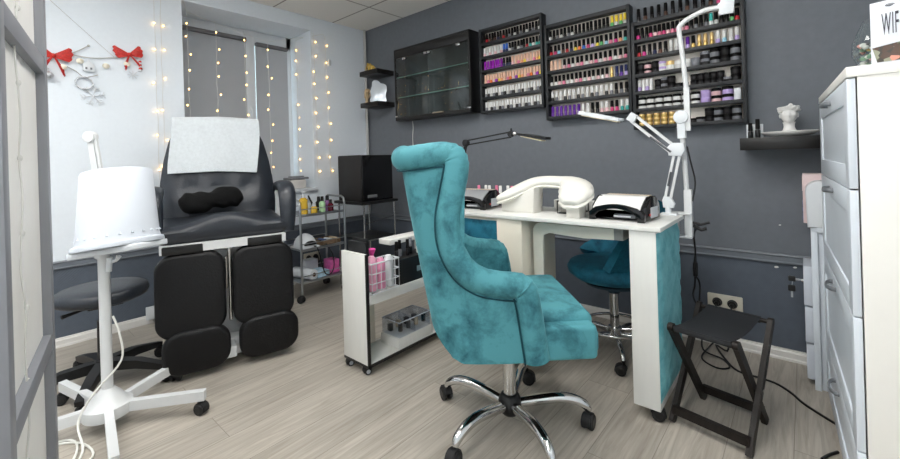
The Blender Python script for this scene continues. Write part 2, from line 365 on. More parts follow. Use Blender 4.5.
# ------------------------------------------------------------------ string lights
def strand(mb_w, thing_, top, bot, n, side, j=.012):
    pts = [V(top)+(V(bot)-V(top))*k/10+V((random.uniform(-.002, .002), random.uniform(-.004, .004), 0)) for k in range(11)]
    mb_w.tube(pts, .0013, seg=5)
    for k in range(n):
        p = V(top)+(V(bot)-V(top))*((k+.6+random.uniform(-.15, .15))/n)+V(side)*random.uniform(-.02, .022)
        b_ = MB(); b_.ell(p+V((.008, 0, 0)), (.0046, .0046, .0065), seg=8); b_.build('bulb', BULB, thing_)
t = thing('string_light_curtain', 'curtain of warm string lights hanging across the window opening', 'string lights', (-.02, -1.2, 2.3))
wm = MB()
xs = -.03
for px, py0, n, yb in ((187, 12, 11, 180), (215.5, 23, 11, 180), (244, 34, 11, 180), (268, 42, 10, 178), (297, 40, 11, 195)):
    X_ = xs if px < 290 else -.2
    p = onp(px, py0, 0, X_) if px < 290 else V((-.25, WY1-.012, 2.3))
    strand(wm, t, p, (p.x, p.y, 1.0 if px < 290 else .95), n-1, (0, 1, 0))
a = onp(187, 12, 0, xs); c = onp(215.5, 23, 0, xs); d_ = onp(244, 34, 0, xs); e = onp(268, 42, 0, xs)
wm.tube([(.004, -1.92, 2.46), (.004, WY0-.004, 2.385), a, c, d_, e, (-.1, WY1-.012, 2.3), (-.25, WY1-.012, 2.3)], .0016, seg=5)
wm.build('wire', WIRE, t)
t = thing('string_light', 'warm string lights in three strands on the white wall right of the window', 'string lights', (.006, -.45, 1.5))
wm = MB()
for px, n in ((313, 10), (325, 9)):
    p = onp(px, 36 if px > 320 else 33, 0, .008); strand(wm, t, p, (p.x, p.y+(.02 if px > 320 else .01), .95), n, (0, 1, 0))
wm.tube([(.006, WY1+.012, 2.29), onp(323, 34, 0, .008), onp(325, 40, 0, .008)], .002, seg=5); wm.build('wire', WIRE, t)
MB().box(onp(329, 63, 0, .0)-V((-.001, .012, .03)), onp(329, 63, 0, .0)+V((.02, .012, .03)), bev=.003).build('plug', WPLAST, t)
t = thing('string_light', 'warm string lights in two strands on the white wall left of the window', 'string lights', (.006, -1.85, 1.5))
wm = MB()
for px, n in ((154, 7), (160, 7)):
    p = onp(px, 2, 0, .008); strand(wm, t, (p.x, p.y, 2.46), (p.x, p.y, 1.0), n, (0, 1, 0))
wm.build('wire', WIRE, t)

# ------------------------------------------------------------------ Christmas decoration on the white wall
RED = mat('red_bow_fabric', (196, 44, 36), .5, var=.25, vscale=120, bump=.3, bscale=200)
TWIG = mat('grey_twig', (186, 184, 180), .7)
SILV = mat('silver_glitter', (200, 202, 206), .3, .6, var=.3, vscale=150)
def wl(px, py, x=.012): return onp(px, py, 0, x)
tw = MB()
tw.tube([wl(x, y) for x, y in ((44, 55), (54, 54), (66, 53), (78, 56), (92, 58), (106, 58), (122, 57), (136, 56))], .0032, seg=7, sub=3)
tw.tube([wl(x, y) for x, y in ((72, 53), (80, 50), (88, 46))], .003, seg=6); tw.ell(wl(88.5, 45.7), .007, seg=8)
tw.tube([wl(x, y) for x, y in ((66, 66), (76, 71), (84, 78), (98, 75))], .003, seg=6)
tw.tube([wl(50, 0, .006), wl(80, 27, .006), wl(114, 57, .012)], .0012, seg=5)
tw.one('garland_branch', TWIG, 'thin grey twig garland stretched between two red bows on white wall', 'garland', wl(90, 58))
def bow(c, s, rot, label):
    c = V(c); t = thing('bow', label, 'bow', c, group='red bows on the twig garland')
    R_ = MX.Translation(c) @ MX.Rotation(rot, 4, 'X')
    def lobe(sx, z0, z1, sp, tip):
        def fn(u, v):
            q = 2*v-1; w_ = sp*s*(.20+.80*u); e = u*(1-.16*q*q+.05*math.cos(q*9))
            return V((.012+.10*s*math.sin(pi*u)*(1-.6*q*q)+.006*s*math.sin(v*22)*u*6, sx*e*s*1.0, z0*s*e+z1*s*e*e+q*.5*w_))
        return fn
    for nm, L_ in (('loop', (.95, .12, .1, .95, 0)), ('loop', (-.95, .30, .1, 1.0, 0)), ('tail', (.55, -1.1, -.1, .5, 0)), ('tail', (-.6, -1.0, -.1, .5, 0))):
        MB().grid(lobe(*L_), 12, 11, thick=.002, mtx=R_).build(nm, RED, t)
    MB().ell((.016, 0, 0), (.012, .012, .014), mtx=R_).build('knot', RED, t)
bow(wl(53, 56), .095, 0, 'red bow at the left end of the twig garland, half behind the grey post')
bow(wl(129, 55), .085, .25, 'red bow at the right end of the twig garland')
cn = MB()
for k in range(6): cn.cyl(wl(140, 61, .02)-V((0, 0, .012*k)), wl(140, 61, .02)-V((0, 0, .012*(k+1))), .009, .009, k % 2, 12)
cn.cyl(wl(140, 61, .02), wl(140, 58, .02), .002, mi=1); cn.one('ornament', [RED, WPLAST], 'red and white striped candy ornament hanging under the right bow', 'ornament', wl(140, 72, .02))
hs = MB()
a = wl(88.5, 67); hs.prism([(-.028, 0), (.028, 0), (.028, .045), (0, .075), (-.028, .045)], .012, bev=.002, mtx=frame(a-V((0, 0, .03)), (0, 1, 0), (0, 0, 1), (1, 0, 0)))
for dy in (-.012, .012): hs.box(a+V((.0115, dy-.005, -.018)), a+V((.0135, dy+.005, -.004)), 1)
hs.cyl(a+V((.006, 0, .043)), wl(88.5, 58), .001); hs.one('ornament', [WPLAST, DSTEEL], 'small white house ornament hanging from the middle of the twig garland', 'ornament', a)
rg = MB(); a = wl(84, 83)
for k in range(3): rg.tube([a+V((.006*k-.004, .042*math.cos(q*pi/10)*(1+.06*math.sin(3*q+k)), .038*math.sin(q*pi/10)*(1+.08*math.cos(2*q+k*2)))) for q in range(20)], .004, closed=True, seg=6)
rg.one('ornament', SILV, 'silver ring wreath ornament below the white house ornament', 'ornament', a)
sn = MB(); a = wl(93, 96)
for k in range(3):
    q = k*pi/3+.2; d_ = V((0, math.cos(q), math.sin(q)))*.06; sn.tube([a-d_, a+d_], .003, seg=6)
    for sg in (-1, 1):
        for f_ in (.55, .8):
            p = a+d_*sg*f_
            for tt in (.9, -.9): sn.tube([p, p+V((0, math.cos(q+tt), math.sin(q+tt)))*.022*sg], .0025, seg=5)
sn.one('snowflake', WPLAST, 'large white snowflake ornament lowest on the white wall', 'ornament', a)
sn = MB(); a = wl(133, 75)
for k in range(4):
    q = k*pi/4; d_ = V((0, math.cos(q), math.sin(q)))*.03; sn.tube([a-d_, a+d_], .003, seg=6)
sn.one('snowflake', WPLAST, 'small white star ornament below the right red bow', 'ornament', a)
PUFF = mat('cream_puff', (240, 234, 216), .9, bump=.6, bscale=120)
for px, py, lab in ((63, 67, 'beside the left red bow'), (80, 61, 'left of the white house ornament'), (106, 66, 'midway along the twig garland'), (127, 64, 'just under the right red bow')):
    MB().ell(wl(px, py, .02), (.014, .019, .018)).one('pompom', PUFF, 'small cream pompom hanging '+lab, 'ornament', wl(px, py+3, .02), group='cream pompoms on the garland')
b = MB(); b.ell(wl(48, 75, .03), (.026, .026, .026)); b.cyl(wl(48, 70, .03), wl(48, 68, .03), .006); b.one('ornament', SILV, 'silver bauble ornament hanging under the left red bow', 'ornament', wl(48, 79, .03))
# small junction box on the left baseboard
p = wl(150.5, 320, 0); b = MB(); b.box((.013, p.y-.03, .035), (.05, p.y+.03, .12), bev=.004); b.tube([(.03, p.y, .036), (.03, p.y+.005, .015), (.03, p.y+.05, .006)], .004, mi=1); b.one('junction_box', [WPLAST, WCABLE], 'small white cable box on the baseboard behind the leg pads', 'junction box', (.03, p.y, .035))
# outlets
def outlet(c, out, along, n, label, plugs=True):
    c = V(c); o_ = V(out); al = V(along); t = thing('power_outlet', label, 'outlet', c)
    w_ = .0825*n; m_ = frame(c, al, (0, 0, 1), o_)
    MB().prism(rrect(w_, .088, .006), .009, bev=.002, mtx=m_).build('cover_plate', mat('ivory_plate', (214, 208, 192), .35), t)
    for k in range(n):
        q = c+al*((k-(n-1)/2)*.071)
        pl_ = MB(); pl_.cyl(q+o_*.006, q+o_*.012, .024, mi=0); pl_.cyl(q+o_*.010, q+o_*.032, .02, .019, seg=18, bev=.003); pl_.cyl(q+o_*.03, q+o_*.05, .013, .009)
        pl_.tube([q+o_*.048, q+o_*.062-V((0, 0, .01)), q+o_*.06-V((0, 0, .05)), q+o_*.05-V((0, 0, .09))], .0045, seg=8, sub=3)
        pl_.build('plug', BLACKP, t)
outlet((3.153, -.0005, .242), (0, -1, 0), (1, 0, 0), 2, 'ivory double outlet with two black plugs on the dark grey wall')
p = onp(311.5, 257, 0, 0); outlet((.0005, p.y, p.z), (1, 0, 0), (0, 1, 0), 2, 'ivory double outlet with black plugs behind the steel trolley')
# chipped paint spots
CHIP = mat('bare_plaster_chip', (226, 224, 220), .8)
# ------------------------------------------------------------------ corner shelves
for nm, z, lab in (('wall_shelf', 1.935, 'upper black floating shelf in the corner, with a gold figurine on it'), ('wall_shelf', 1.622, 'lower black floating shelf in the corner, holding a mirror and a wooden hand')):
    MB().box((.165, -.215, z), (.435, -.001, z+.046), bev=.002).one(nm, BLACKW, lab, 'shelf', (.3, -.001, z), 'corner floating shelves')
GOLD = mat('gold_paint', (222, 188, 98), .3, .6, var=.1)
z = 1.981; g = MB(); o = V((.24, -.13, z))
g.ell(o+V((.0, 0, .05)), (.045, .022, .024)); g.ell(o+V((-.04, 0, .075)), (.022, .018, .022)); g.tube([o+V((-.055, 0, .075)), o+V((-.075, 0, .055)), o+V((-.078, 0, .03))], [.009, .006, .004], sub=3)
for x, y in ((-.025, .01), (-.025, -.01), (.028, .01), (.028, -.01)): g.cyl(o+V((x, y, 0)), o+V((x, y, .045)), .009, .010)
g.ell(o+V((-.03, .018, .08)), (.014, .004, .018)); g.ell(o+V((-.03, -.018, .08)), (.014, .004, .018)); g.tube([o+V((.042, 0, .055)), o+V((.065, 0, .035)), o+V((.1, 0, .012))], [.006, .004, .003], sub=3)
g.one('animal_figurine', GOLD, 'small gold animal figurine on the upper corner shelf', 'figurine', o)
# lower shelf: wooden hand, mirror
z = 1.668; WOODH = mat('pale_wood', (206, 180, 142), .5, var=.1, vscale=30)
hn = MB(); o = V((.20, -.16, z))
hn.cyl(o, o+V((0, 0, .012)), .022); hn.cyl(o+V((0, 0, .012)), o+V((0, 0, .05)), .013, .015); hn.rbox(o+V((0, 0, .085)), (.022, .052, .07), .009)
for k, (y, l) in enumerate(((-.021, .035), (-.007, .045), (.007, .042), (.021, .03))):
    hn.tube([o+V((0, y, .115)), o+V((.012, y*1.05, .118+l*.5)), o+V((.026, y*1.05, .112+l*.55)), o+V((.028, y, .10+l*.3))], [.0075, .006], seg=8, sub=3)
hn.tube([o+V((0, .026, .07)), o+V((.008, .038, .092)), o+V((.016, .036, .112))], [.009, .006], seg=8, sub=3)
hn.one('wooden_hand', WOODH, 'pale wooden mannequin hand on the lower corner shelf', 'hand model', o)
t = thing('table_mirror', 'small frameless wavy-edged mirror standing on the lower corner shelf', 'mirror', (.34, -.11, z))
ol = [(-.075, 0), (.075, 0), (.082, .03), (.078, .07), (.088, .105), (.08, .15), (.05, .168), (.02, .175), (-.005, .198), (-.04, .205), (-.066, .19), (-.07, .15), (-.084, .11), (-.08, .06)]
P = spline([V((x, y, 0)) for x, y in ol], 4, True); ax_ = V((math.cos(.55), math.sin(.55), 0)); n_ = V((ax_.y, -ax_.x, 0))
m_ = frame(V((.34, -.13, z+.003)), ax_, (V((0, 0, 1))-n_*.14).normalized(), n_)
MB().prism([(p.x*.98, p.y*1.1) for p in P], .005, bev=.001, mtx=m_).build('mirror_glass', mat('mirror_silver', (222, 230, 238), .2, .35, var=0), t)
b = MB(); b.box(V((.30, -.10, z)), V((.40, -.06, z+.006))); b.tube([V((.345, -.075, z+.004)), V((.333, -.105, z+.09))], .004); b.build('stand', WPLAST, t)

# ------------------------------------------------------------------ glass display cabinet
cx0, cx1, cz0, cz1, cd_ = .588, 1.495, 1.462, 2.132, .13
t = thing('display_cabinet', 'black wall display cabinet with clear glass doors and two glass shelves', 'cabinet', ((cx0+cx1)/2, 0, cz0))
CAB = mat('black_cabinet_board', (16, 16, 17), .4, var=.08)
b = MB(); b.box((cx0, -cd_, cz0), (cx0+.018, -.001, cz1)); b.box((cx1-.018, -cd_, cz0), (cx1, -.001, cz1)); b.box((cx0, -cd_, cz1-.018), (cx1, -.001, cz1)); b.box((cx0, -cd_, cz0), (cx1, -.001, cz0+.03)); b.box((cx0+.018, -cd_, cz1-.085), (cx1-.018, -cd_+.018, cz1-.018))
b.box((cx0+.018, -.012, cz0+.02), (cx1-.018, -.002, cz1-.02), 1); b.build('body', [CAB, mat('dark_cabinet_back', (44, 46, 49), .35, var=.05)], t)
G1 = glass('door_glass', (228, 236, 236), .03, .0); G2 = glass('shelf_glass', (190, 222, 212), .06)
mid = (cx0+cx1)/2-.02
for k, (x0, x1) in enumerate(((cx0+.02, mid-.002), (mid+.002, cx1-.02))):
    d_ = MB().box((x0, -cd_+.002, cz0+.033), (x1, -cd_+.007, cz1-.088), bev=.001).build('glass_door', G1, t)
    for hx in ((x0+.12, x1-.012) if k == 0 else (x0+.012, x1-.1)):
        MB().box((hx-.022, -cd_-.006, cz1-.112), (hx+.022, -cd_+.012, cz1-.09), bev=.003).build('hinge', CHROME, d_)
    MB().box(((x1 if k else x0)-.02, -cd_-.004, cz0+.034), ((x1 if k else x0)+.02, -cd_+.01, cz0+.046), bev=.002).build('catch', CHROME, d_)
for z in (cz0+.215, cz0+.405):
    b = MB(); b.box((cx0+.019, -cd_+.02, z), (cx1-.019, -.014, z+.006), bev=0); b.box((cx0+.02, -cd_+.0185, z), (cx1-.02, -cd_+.0205, z+.006), 1, bev=0); b.build('glass_shelf', [G2, mat('green_glass_edge', (150, 196, 180), .15)], t)
e = MB(); o = V((cx1-.10, -.07, cz0+.0315))
e.tube([o+V((-.02, -.02, 0)), o+V((-.008, -.008, .035)), o+V((0, 0, .095))], [.005, .003, .0015], seg=6); e.tube([o+V((.02, -.02, 0)), o+V((.008, -.008, .035)), o+V((0, 0, .095))], [.005, .003, .0015], seg=6); e.tube([o+V((-.02, .02, 0)), o+V((-.008, .008, .035)), o+V((0, 0, .095))], [.005, .003, .0015], seg=6); e.tube([o+V((.02, .02, 0)), o+V((.008, .008, .035)), o+V((0, 0, .095))], [.005, .003, .0015], seg=6)
for zz, s_ in ((.034, .011), (.06, .007)): e.box(o+V((-s_, -s_, zz)), o+V((s_, s_, zz+.004)), bev=0)
e.one('tower_figurine', mat('dark_bronze', (52, 46, 42), .4, .5), 'small dark lattice tower figurine inside the glass cabinet', 'figurine', o)
b = MB(); o = V((1.09, -.08, cz0+.03)); b.box(o+V((-.06, -.012, 0)), o+V((.06, .012, .018)), bev=.004); b.one('nail_file_set', mat('peach_card', (224, 188, 160), .5), 'peach nail file set lying at the bottom of the glass cabinet', 'nail file', o)
b = MB(); b.tube([(.70, -.02, cz0), (.70, -.012, cz0-.06), (.688, -.01, cz0-.16), (.69, -.01, cz0-.35), (.68, -.01, .72), (.69, -.022, .3), (.69, -.026, .004)], .003, seg=6, sub=4); b.one('power_cable', WCABLE, 'thin pale cable hanging down the wall below the glass cabinet', 'cable', (.69, -.026, .004))

# ------------------------------------------------------------------ polish racks
RACK = mat('charcoal_rack_wood', (27, 30, 34), .5, var=.1, bump=.06, bscale=30, stretch=(2, 10, 10)); RBACK = mat('birch_rack_back', (240, 232, 223), .55, var=.05, vscale=12)
BD = {'clear': (206, 206, 204), 'white': (226, 226, 224), 'dark': (26, 23, 25), 'black': (12, 11, 12), 'purple': (98, 44, 150), 'violet': (148, 38, 168), 'lilac': (190, 168, 222), 'pink': (228, 128, 158), 'rose': (206, 62, 120), 'red': (188, 30, 44), 'nude': (230, 190, 166), 'peach': (240, 170, 124), 'orange': (238, 120, 50), 'yellow': (238, 208, 70), 'green': (96, 176, 110), 'teal': (70, 176, 168), 'blue': (60, 106, 190), 'navy': (38, 44, 84), 'amber': (84, 58, 46), 'gold': (206, 176, 104), 'grey': (120, 122, 128), 'sky': (152, 206, 226), 'magenta': (214, 50, 140), 'palepink': (234, 192, 196), 'brown': (104, 66, 54)}
def bmat(c):
    return mat('polish_'+c, BD[c], .3, var=.04, coat=.1, spec=.35) if c != 'gold' else mat('polish_gold', BD[c], .25, .5, var=.05)
def cmat(c):
    return mat('cap_'+c, BD[c], .6, var=.04, spec=.12) if c != 'gold' else mat('cap_gold', (222, 190, 130), .35, .4, var=.05)
def bottle_mesh(body, s):
    k = ('B', body, s)
    if k not in MESH:
        b = MB(); h = .036*s; r = .0112
        b.lathe([(0, 0), (r*.95, 0), (r, .002), (r, h-.006), (r*.8, h-.001), (.006, h), (.006, h+.004), (0, h+.004)], seg=10); o = b.build('tmp', bmat(body)); MESH[k] = o.data; bpy.data.objects.remove(o); MESH[k].name = 'polish_bottle'
    return MESH[k]
def cap_mesh(cap, s):
    k = ('C', cap, s)
    if k not in MESH:
        b = MB(); h0 = .036*s+.001; h1 = h0+.043*s
        b.lathe([(0, h0), (.0100, h0), (.0100, h0+.002), (.0092, h1-.002), (.0078, h1), (0, h1)], seg=10); o = b.build('tmp', cmat(cap)); MESH[k] = o.data; bpy.data.objects.remove(o); MESH[k].name = 'cap'
    return MESH[k]
MESH = {}
CN = {'clear': 'clear', 'palepink': 'pale pink', 'sky': 'pale blue'}
def place_bottle(x, y, z, body, cap, label, group, s=1.0):
    o = bpy.data.objects.new('polish_bottle', bottle_mesh(body, s)); COL.objects.link(o); o.location = (x, y, z)
    o.rotation_euler = (0, 0, random.uniform(-.3, .3)); tag(o, label, 'nail polish', group)
    c = bpy.data.objects.new('cap', cap_mesh(cap, s)); COL.objects.link(c); c.parent = o
SHW = ['top', 'second', 'third', 'fourth', 'fifth', 'bottom']
rackx = {'left': (1.548, 2.108, 1.443, 2.122), 'middle': (2.124, 2.708, 1.346, 2.022), 'right': (2.714, 3.286, 1.238, 1.902)}
RD = .072
def make_rack(which, tall=None):
    x0, x1, z0, z1 = rackx[which]
    t = thing('polish_rack', 'charcoal wall rack of nail products, '+{'left': 'leftmost, beside the glass cabinet', 'middle': 'between the two other racks', 'right': 'rightmost, beside the bust shelf'}[which], 'rack', ((x0+x1)/2, 0, z0), group='charcoal wall racks')
    MB().box((x0+.01, -.007, z0+.006), (x1-.01, -.001, z1-.006), bev=0).build('back_panel', RBACK, t)
    for a in (x0, x1-.018): MB().box((a, -RD, z0), (a+.018, -.0005, z1), bev=.0015).build('side_panel', RACK, t)
    fl_ = []
    n = 6; zz0 = z0+.016; pitch = (z1-.012-zz0)/n
    for k in range(n+1):
        z = zz0+pitch*k; b = MB(); b.box((x0+.018, -RD+.002, z-.012), (x1-.018, -.007, z), bev=.001)
        if k < n: b.box((x0+.018, -RD, z-.014), (x1-.018, -RD+.007, z+.007), bev=.001)
        else: b.box((x0+.018, -RD, z-.014), (x1-.018, -RD+.007, z+.010), bev=.001)
        b.build('shelf', RACK, t); fl_.append(z)
    return [fl_[n-1-k] for k in range(n)]+[fl_[n]]
def fill(which, shelf_word, z, segs, xa, xb, y=-.038, s=.97, start=0):
    tot = sum(g[0] for g in segs); i = start
    for n, body, cap in segs:
        for k in range(n):
            x = xa+(xb-xa)*((i-start)+.5)/tot; i += 1
            bw = body[k % len(body)] if isinstance(body, list) else body; cw = cap[k % len(cap)] if isinstance(cap, list) else cap
            lab = f"{CN.get(bw, bw)} polish bottle with {CN.get(cw, cw)} cap, {ORD[i-1]} from left, {shelf_word} of {which} rack"
            place_bottle(x+random.uniform(-.001, .001), y+random.uniform(-.004, .003), z+.0005, bw, cw, lab, f'polish bottles on the {which} rack', s)
def row(which, k, segs, fx=(0, 1), s=.97, start=0):
    x0, x1 = rackx[which][:2]; x0 += .022; x1 -= .022
    fill(which, SHW[k]+' shelf', FLS[which][k], segs, x0+(x1-x0)*fx[0], x0+(x1-x0)*fx[1], s=s, start=start)
FLS = {w_: make_rack(w_) for w_ in ('left', 'middle', 'right')}
row('left', 0, [(3, ['dark', 'red', 'brown'], 'black'), (5, ['dark', 'amber', 'navy', 'dark', 'red'], 'black'), (12, ['dark', 'grey', 'dark', 'clear'], 'black')])
row('left', 1, [(7, ['palepink', 'white'], ['white', 'clear']), (2, 'navy', 'blue'), (6, ['clear', 'grey', 'dark'], 'black'), (5, ['red', 'teal', 'white', 'teal', 'teal'], 'black')])
row('left', 2, [(7, 'violet', 'violet'), (3, 'navy', 'black'), (10, ['palepink', 'nude', 'pink', 'peach', 'yellow'], 'nude')])
row('left', 3, [(20, ['nude', 'pink', 'orange', 'palepink', 'violet', 'yellow', 'peach'], 'nude')])
row('left', 4, [(20, ['grey', 'dark', 'clear'], 'white')])
row('left', 5, [(20, ['grey', 'clear', 'dark'], 'white')])
row('middle', 0, [(8, ['clear', 'dark', 'grey'], 'black'), (8, 'black', 'black'), (4, ['green', 'clear'], 'yellow')])
row('middle', 1, [(6, ['red', 'rose', 'sky', 'amber', 'red', 'navy'], 'black'), (12, ['yellow', 'orange', 'blue', 'rose', 'lilac', 'yellow', 'green', 'sky', 'pink', 'magenta', 'peach', 'teal'], 'black')])
row('middle', 2, [(3, 'nude', 'nude'), (14, ['palepink', 'pink', 'white'], 'black')])
row('middle', 3, [(9, ['clear', 'white', 'palepink', 'pink'], 'black'), (5, ['palepink', 'white'], 'black'), (1, 'gold', 'gold'), (3, ['navy', 'purple', 'lilac'], 'navy')])
row('middle', 4, [(14, ['dark', 'grey', 'clear'], 'white'), (3, ['dark', 'grey'], 'black')])
row('middle', 5, [(7, 'purple', 'purple'), (2, 'white', 'white'), (2, 'dark', 'black'), (2, 'palepink', 'white'), (2, 'rose', 'black'), (2, 'teal', 'white')])
# right rack: a row on top of it, then shelves of bottles and jars
x0, x1, z0, z1 = rackx['right']
fill('right', 'topmost row', FLS['right'][6], [(11, ['dark', 'amber', 'dark'], 'black'), (3, ['rose', 'magenta', 'dark'], 'black')], x0+.02, x1-.02, y=-.038, s=1.15)
row('right', 0, [(3, ['magenta', 'dark', 'dark'], 'black'), (9, ['rose', 'palepink', 'pink'], 'black'), (4, ['dark', 'grey'], 'black'), (1, 'white', 'teal'), (2, ['clear', 'dark'], 'black'), (2, ['dark', 'green'], 'black'), (1, 'red', 'black')])
row('right', 1, [(6, ['red', 'magenta', 'dark', 'navy', 'brown', 'dark'], 'black'), (2, 'clear', 'white'), (2, ['violet', 'lilac'], 'purple'), (1, 'gold', 'black'), (3, 'gold', 'gold'), (4, ['lilac', 'sky', 'white', 'lilac'], 'white')])
row('right', 3, [(4, ['lilac', 'white'], 'white')], fx=(0, .17))
def jar_mesh(body, lid, r, h):
    k = ('J', body, r, h)
    if k not in MESH:
        b = MB(); b.lathe([(0, 0), (r*.9, 0), (r, .003), (r, h*.6), (r*.9, h*.66), (0, h*.66)], seg=14); o = b.build('tmp', bmat(body)); MESH[k] = o.data; bpy.data.objects.remove(o); MESH[k].name = 'jar'
    k2 = ('L', lid, r, h)
    if k2 not in MESH:
        b = MB(); b.lathe([(0, h*.6), (r*1.03, h*.6), (r*1.03, h-.002), (r*.97, h), (0, h)], seg=14); o = b.build('tmp', cmat(lid)); MESH[k2] = o.data; bpy.data.objects.remove(o); MESH[k2].name = 'lid'
    return MESH[k], MESH[k2]
def jars(k, segs, fx, sec='column from left'):      # segs: (columns, stack height, body, lid, radius, height)
    x0, x1 = rackx['right'][:2]; x0 += .022; x1 -= .022; wd = x1-x0
    tot = sum(g[0]*g[4] for g in segs); x = x0+wd*fx[0]; sc = wd*(fx[1]-fx[0])/tot; ci = 0
    for n, st, body, lid, r, h in segs:
        for i in range(n):
            cx = x+r*sc/2; x += r*sc; ci += 1
            for q in range(st):
                m1, m2 = jar_mesh(body, lid, r, h)
                o = bpy.data.objects.new('jar', m1); COL.objects.link(o); o.location = (cx, -.0375, FLS['right'][k]+.0005+q*(h+.0003)); o.rotation_euler.z = random.uniform(0, 3)
                pos = '' if st == 1 else (', lower one', ', upper one')[q] if st == 2 else (', lowest one', ', middle one', ', topmost one')[q]
                tag(o, f"{CN.get(body, body)} jar with {lid} lid, {ORD[ci-1]} {sec} on {SHW[k]} shelf{pos}", 'jar', 'jars on the right rack')
                l_ = bpy.data.objects.new('lid', m2); COL.objects.link(l_); l_.parent = o
jars(2, [(1, 2, 'dark', 'black', .021, .036), (1, 2, 'palepink', 'black', .021, .036), (1, 2, 'dark', 'black', .021, .036), (1, 2, 'white', 'lilac', .021, .032), (1, 1, 'white', 'gold', .022, .06), (2, 1, 'clear', 'white', .022, .055), (1, 1, 'grey', 'grey', .023, .055), (1, 2, 'dark', 'grey', .024, .040), (1, 2, 'grey', 'black', .024, .043), (1, 2, 'black', 'black', .024, .044), (1, 2, 'grey', 'black', .025, .046)], (0, 1))
jars(3, [(1, 2, 'dark', 'black', .02, .034), (1, 2, 'dark', 'grey', .021, .036), (1, 2, 'dark', 'black', .022, .038), (1, 1, 'dark', 'black', .022, .03), (1, 1, 'dark', 'black', .018, .03)], (.19, .52))
jars(3, [(5, 2, 'dark', 'black', .0195, .034), (1, 1, 'dark', 'grey', .022, .03), (1, 2, 'dark', 'black', .023, .04)], (.55, .985), 'column behind lamp pole')
jars(4, [(6, 2, 'white', 'black', .0225, .037), (1, 2, 'white', 'black', .0225, .037), (1, 2, 'lilac', 'lilac', .024, .038), (1, 2, 'palepink', 'black', .024, .04), (1, 2, 'lilac', 'black', .026, .042)], (0, .93))
jars(5, [(6, 3, 'gold', 'gold', .018, .026)], (0, .47))
jars(5, [(1, 1, 'clear', 'white', .018, .034), (1, 1, 'dark', 'black', .02, .03), (1, 1, 'grey', 'black', .022, .036)], (.48, .66), 'beside gold jars')
jars(5, [(1, 2, 'dark', 'black', .022, .04), (1, 2, 'grey', 'black', .022, .04), (1, 2, 'dark', 'black', .022, .04), (1, 2, 'grey', 'black', .022, .042)], (.67, .99), 'column at right')
b = MB(); o = V((x1-.043, -.034, FLS['right'][4])); b.box(o+V((-.014, -.02, .0005)), o+V((.016, .02, .07)), bev=.001); b.one('product_box', WPLAST, 'small white box at the right end of the fifth shelf, right rack', 'box', o)

# ------------------------------------------------------------------ bust shelf
MB().box((3.262, -.20, 1.093), (3.568, -.001, 1.155), bev=.002).one('wall_shelf', BLACKW, 'black floating shelf carrying the white bust, right of the racks', 'shelf', (3.415, -.001, 1.093))
PLAS = mat('white_plaster', (232, 231, 229), .55, var=.02)
t = thing('bust_planter', 'white plaster bust of a curly-haired head with shallow shoulder tray', 'bust', (3.455, -.115, 1.156))
hb = MB(); c0 = V((0, 0, 0))
hb.lathe([(0, 0), (.055, 0), (.085, .006), (.108, .017), (.112, .024), (.106, .026), (.08, .016), (.04, .012), (.03, .014)], mtx=MX.Translation((0, 0, 0)) @ MX.Diagonal((1, .62, 1, 1)), seg=36)
hb.lathe([(.05, .010), (.036, .022), (.026, .032), (.0215, .045), (.022, .06), (.026, .07)], mtx=MX.Diagonal((1, .9, 1, 1)), seg=24)
def headfn(co):
    z = co.z; x = co.x; y = co.y
    if y < 0:
        k = max(0, 1-abs(x)/.012)
        y -= .010*k*max(0, 1-abs(z+.002)/.014)*(1 if z < .008 else .6)          # nose
        y -= .004*max(0, 1-abs(x)/.014)*max(0, 1-abs(z+.0215)/.006)              # mouth
        for ex in (-.0125, .0125): y += .006*max(0, 1-((x-ex)**2+(z-.009)**2)**.5/.009)   # eye sockets
        y -= .004*max(0, 1-abs(z-.017)/.005)*max(0, 1-abs(x)/.026)               # brow
        y -= .004*max(0, 1-abs(x)/.012)*max(0, 1-abs(z+.034)/.008)               # chin
    if z < 0: x *= 1-.28*(-z/.044)
    return V((x, y, z))
hb.ell((0, -.004, .102), (.0335, .036, .044), seg=40, fn=headfn)
for sx in (-1, 1): hb.ell((sx*.0335, .004, .102), (.005, .009, .012), seg=10)
for k in range(46):
    a = k*2.4; r_ = .034+.003*math.sin(k*1.7); z = .128+.008*math.sin(k*.9)+.004*(k % 3); 
    if math.sin(a) < -.35 and k % 2: z += .007
    hb.ell((r_*math.cos(a), .002+r_*math.sin(a)*1.02, z), (.009, .009, .008), seg=8)
hb.lathe([(.030, .118), (.041, .13), (.042, .142), (.036, .146), (.030, .142), (.02, .138), (0, .138)], seg=24, mtx=MX.Translation((0, .002, 0)))
for o_ in (hb,): o_.build('head_and_shoulders', PLAS, t, world=False)
b = MB(); o = V((3.318, -.115, 1.155)); 
b.prism(rrect(.068, .07, .002), .03, bev=.001, mtx=frame(o+V((0, 0, .0355)), (1, 0, 0), (0, 0, 1), (0, 1, 0))); b.one('product_box', WPLAST, 'small white carton behind two black bottles on the bust shelf', 'box', o)
for k, (dx, s_, lab) in enumerate(((-.016, 1, 'shorter black bottle in front of the white carton on the bust shelf'), (.014, 1.25, 'taller black bottle in front of the white carton, next to the bust'))):
    place_bottle(o.x+dx, -.135, 1.1553, 'black', 'black', lab, 'black bottles on the bust shelf', s_*.95)
for k, p in enumerate(((777, 266), (795, 267), (808, 265), (686, 266))):
    pass
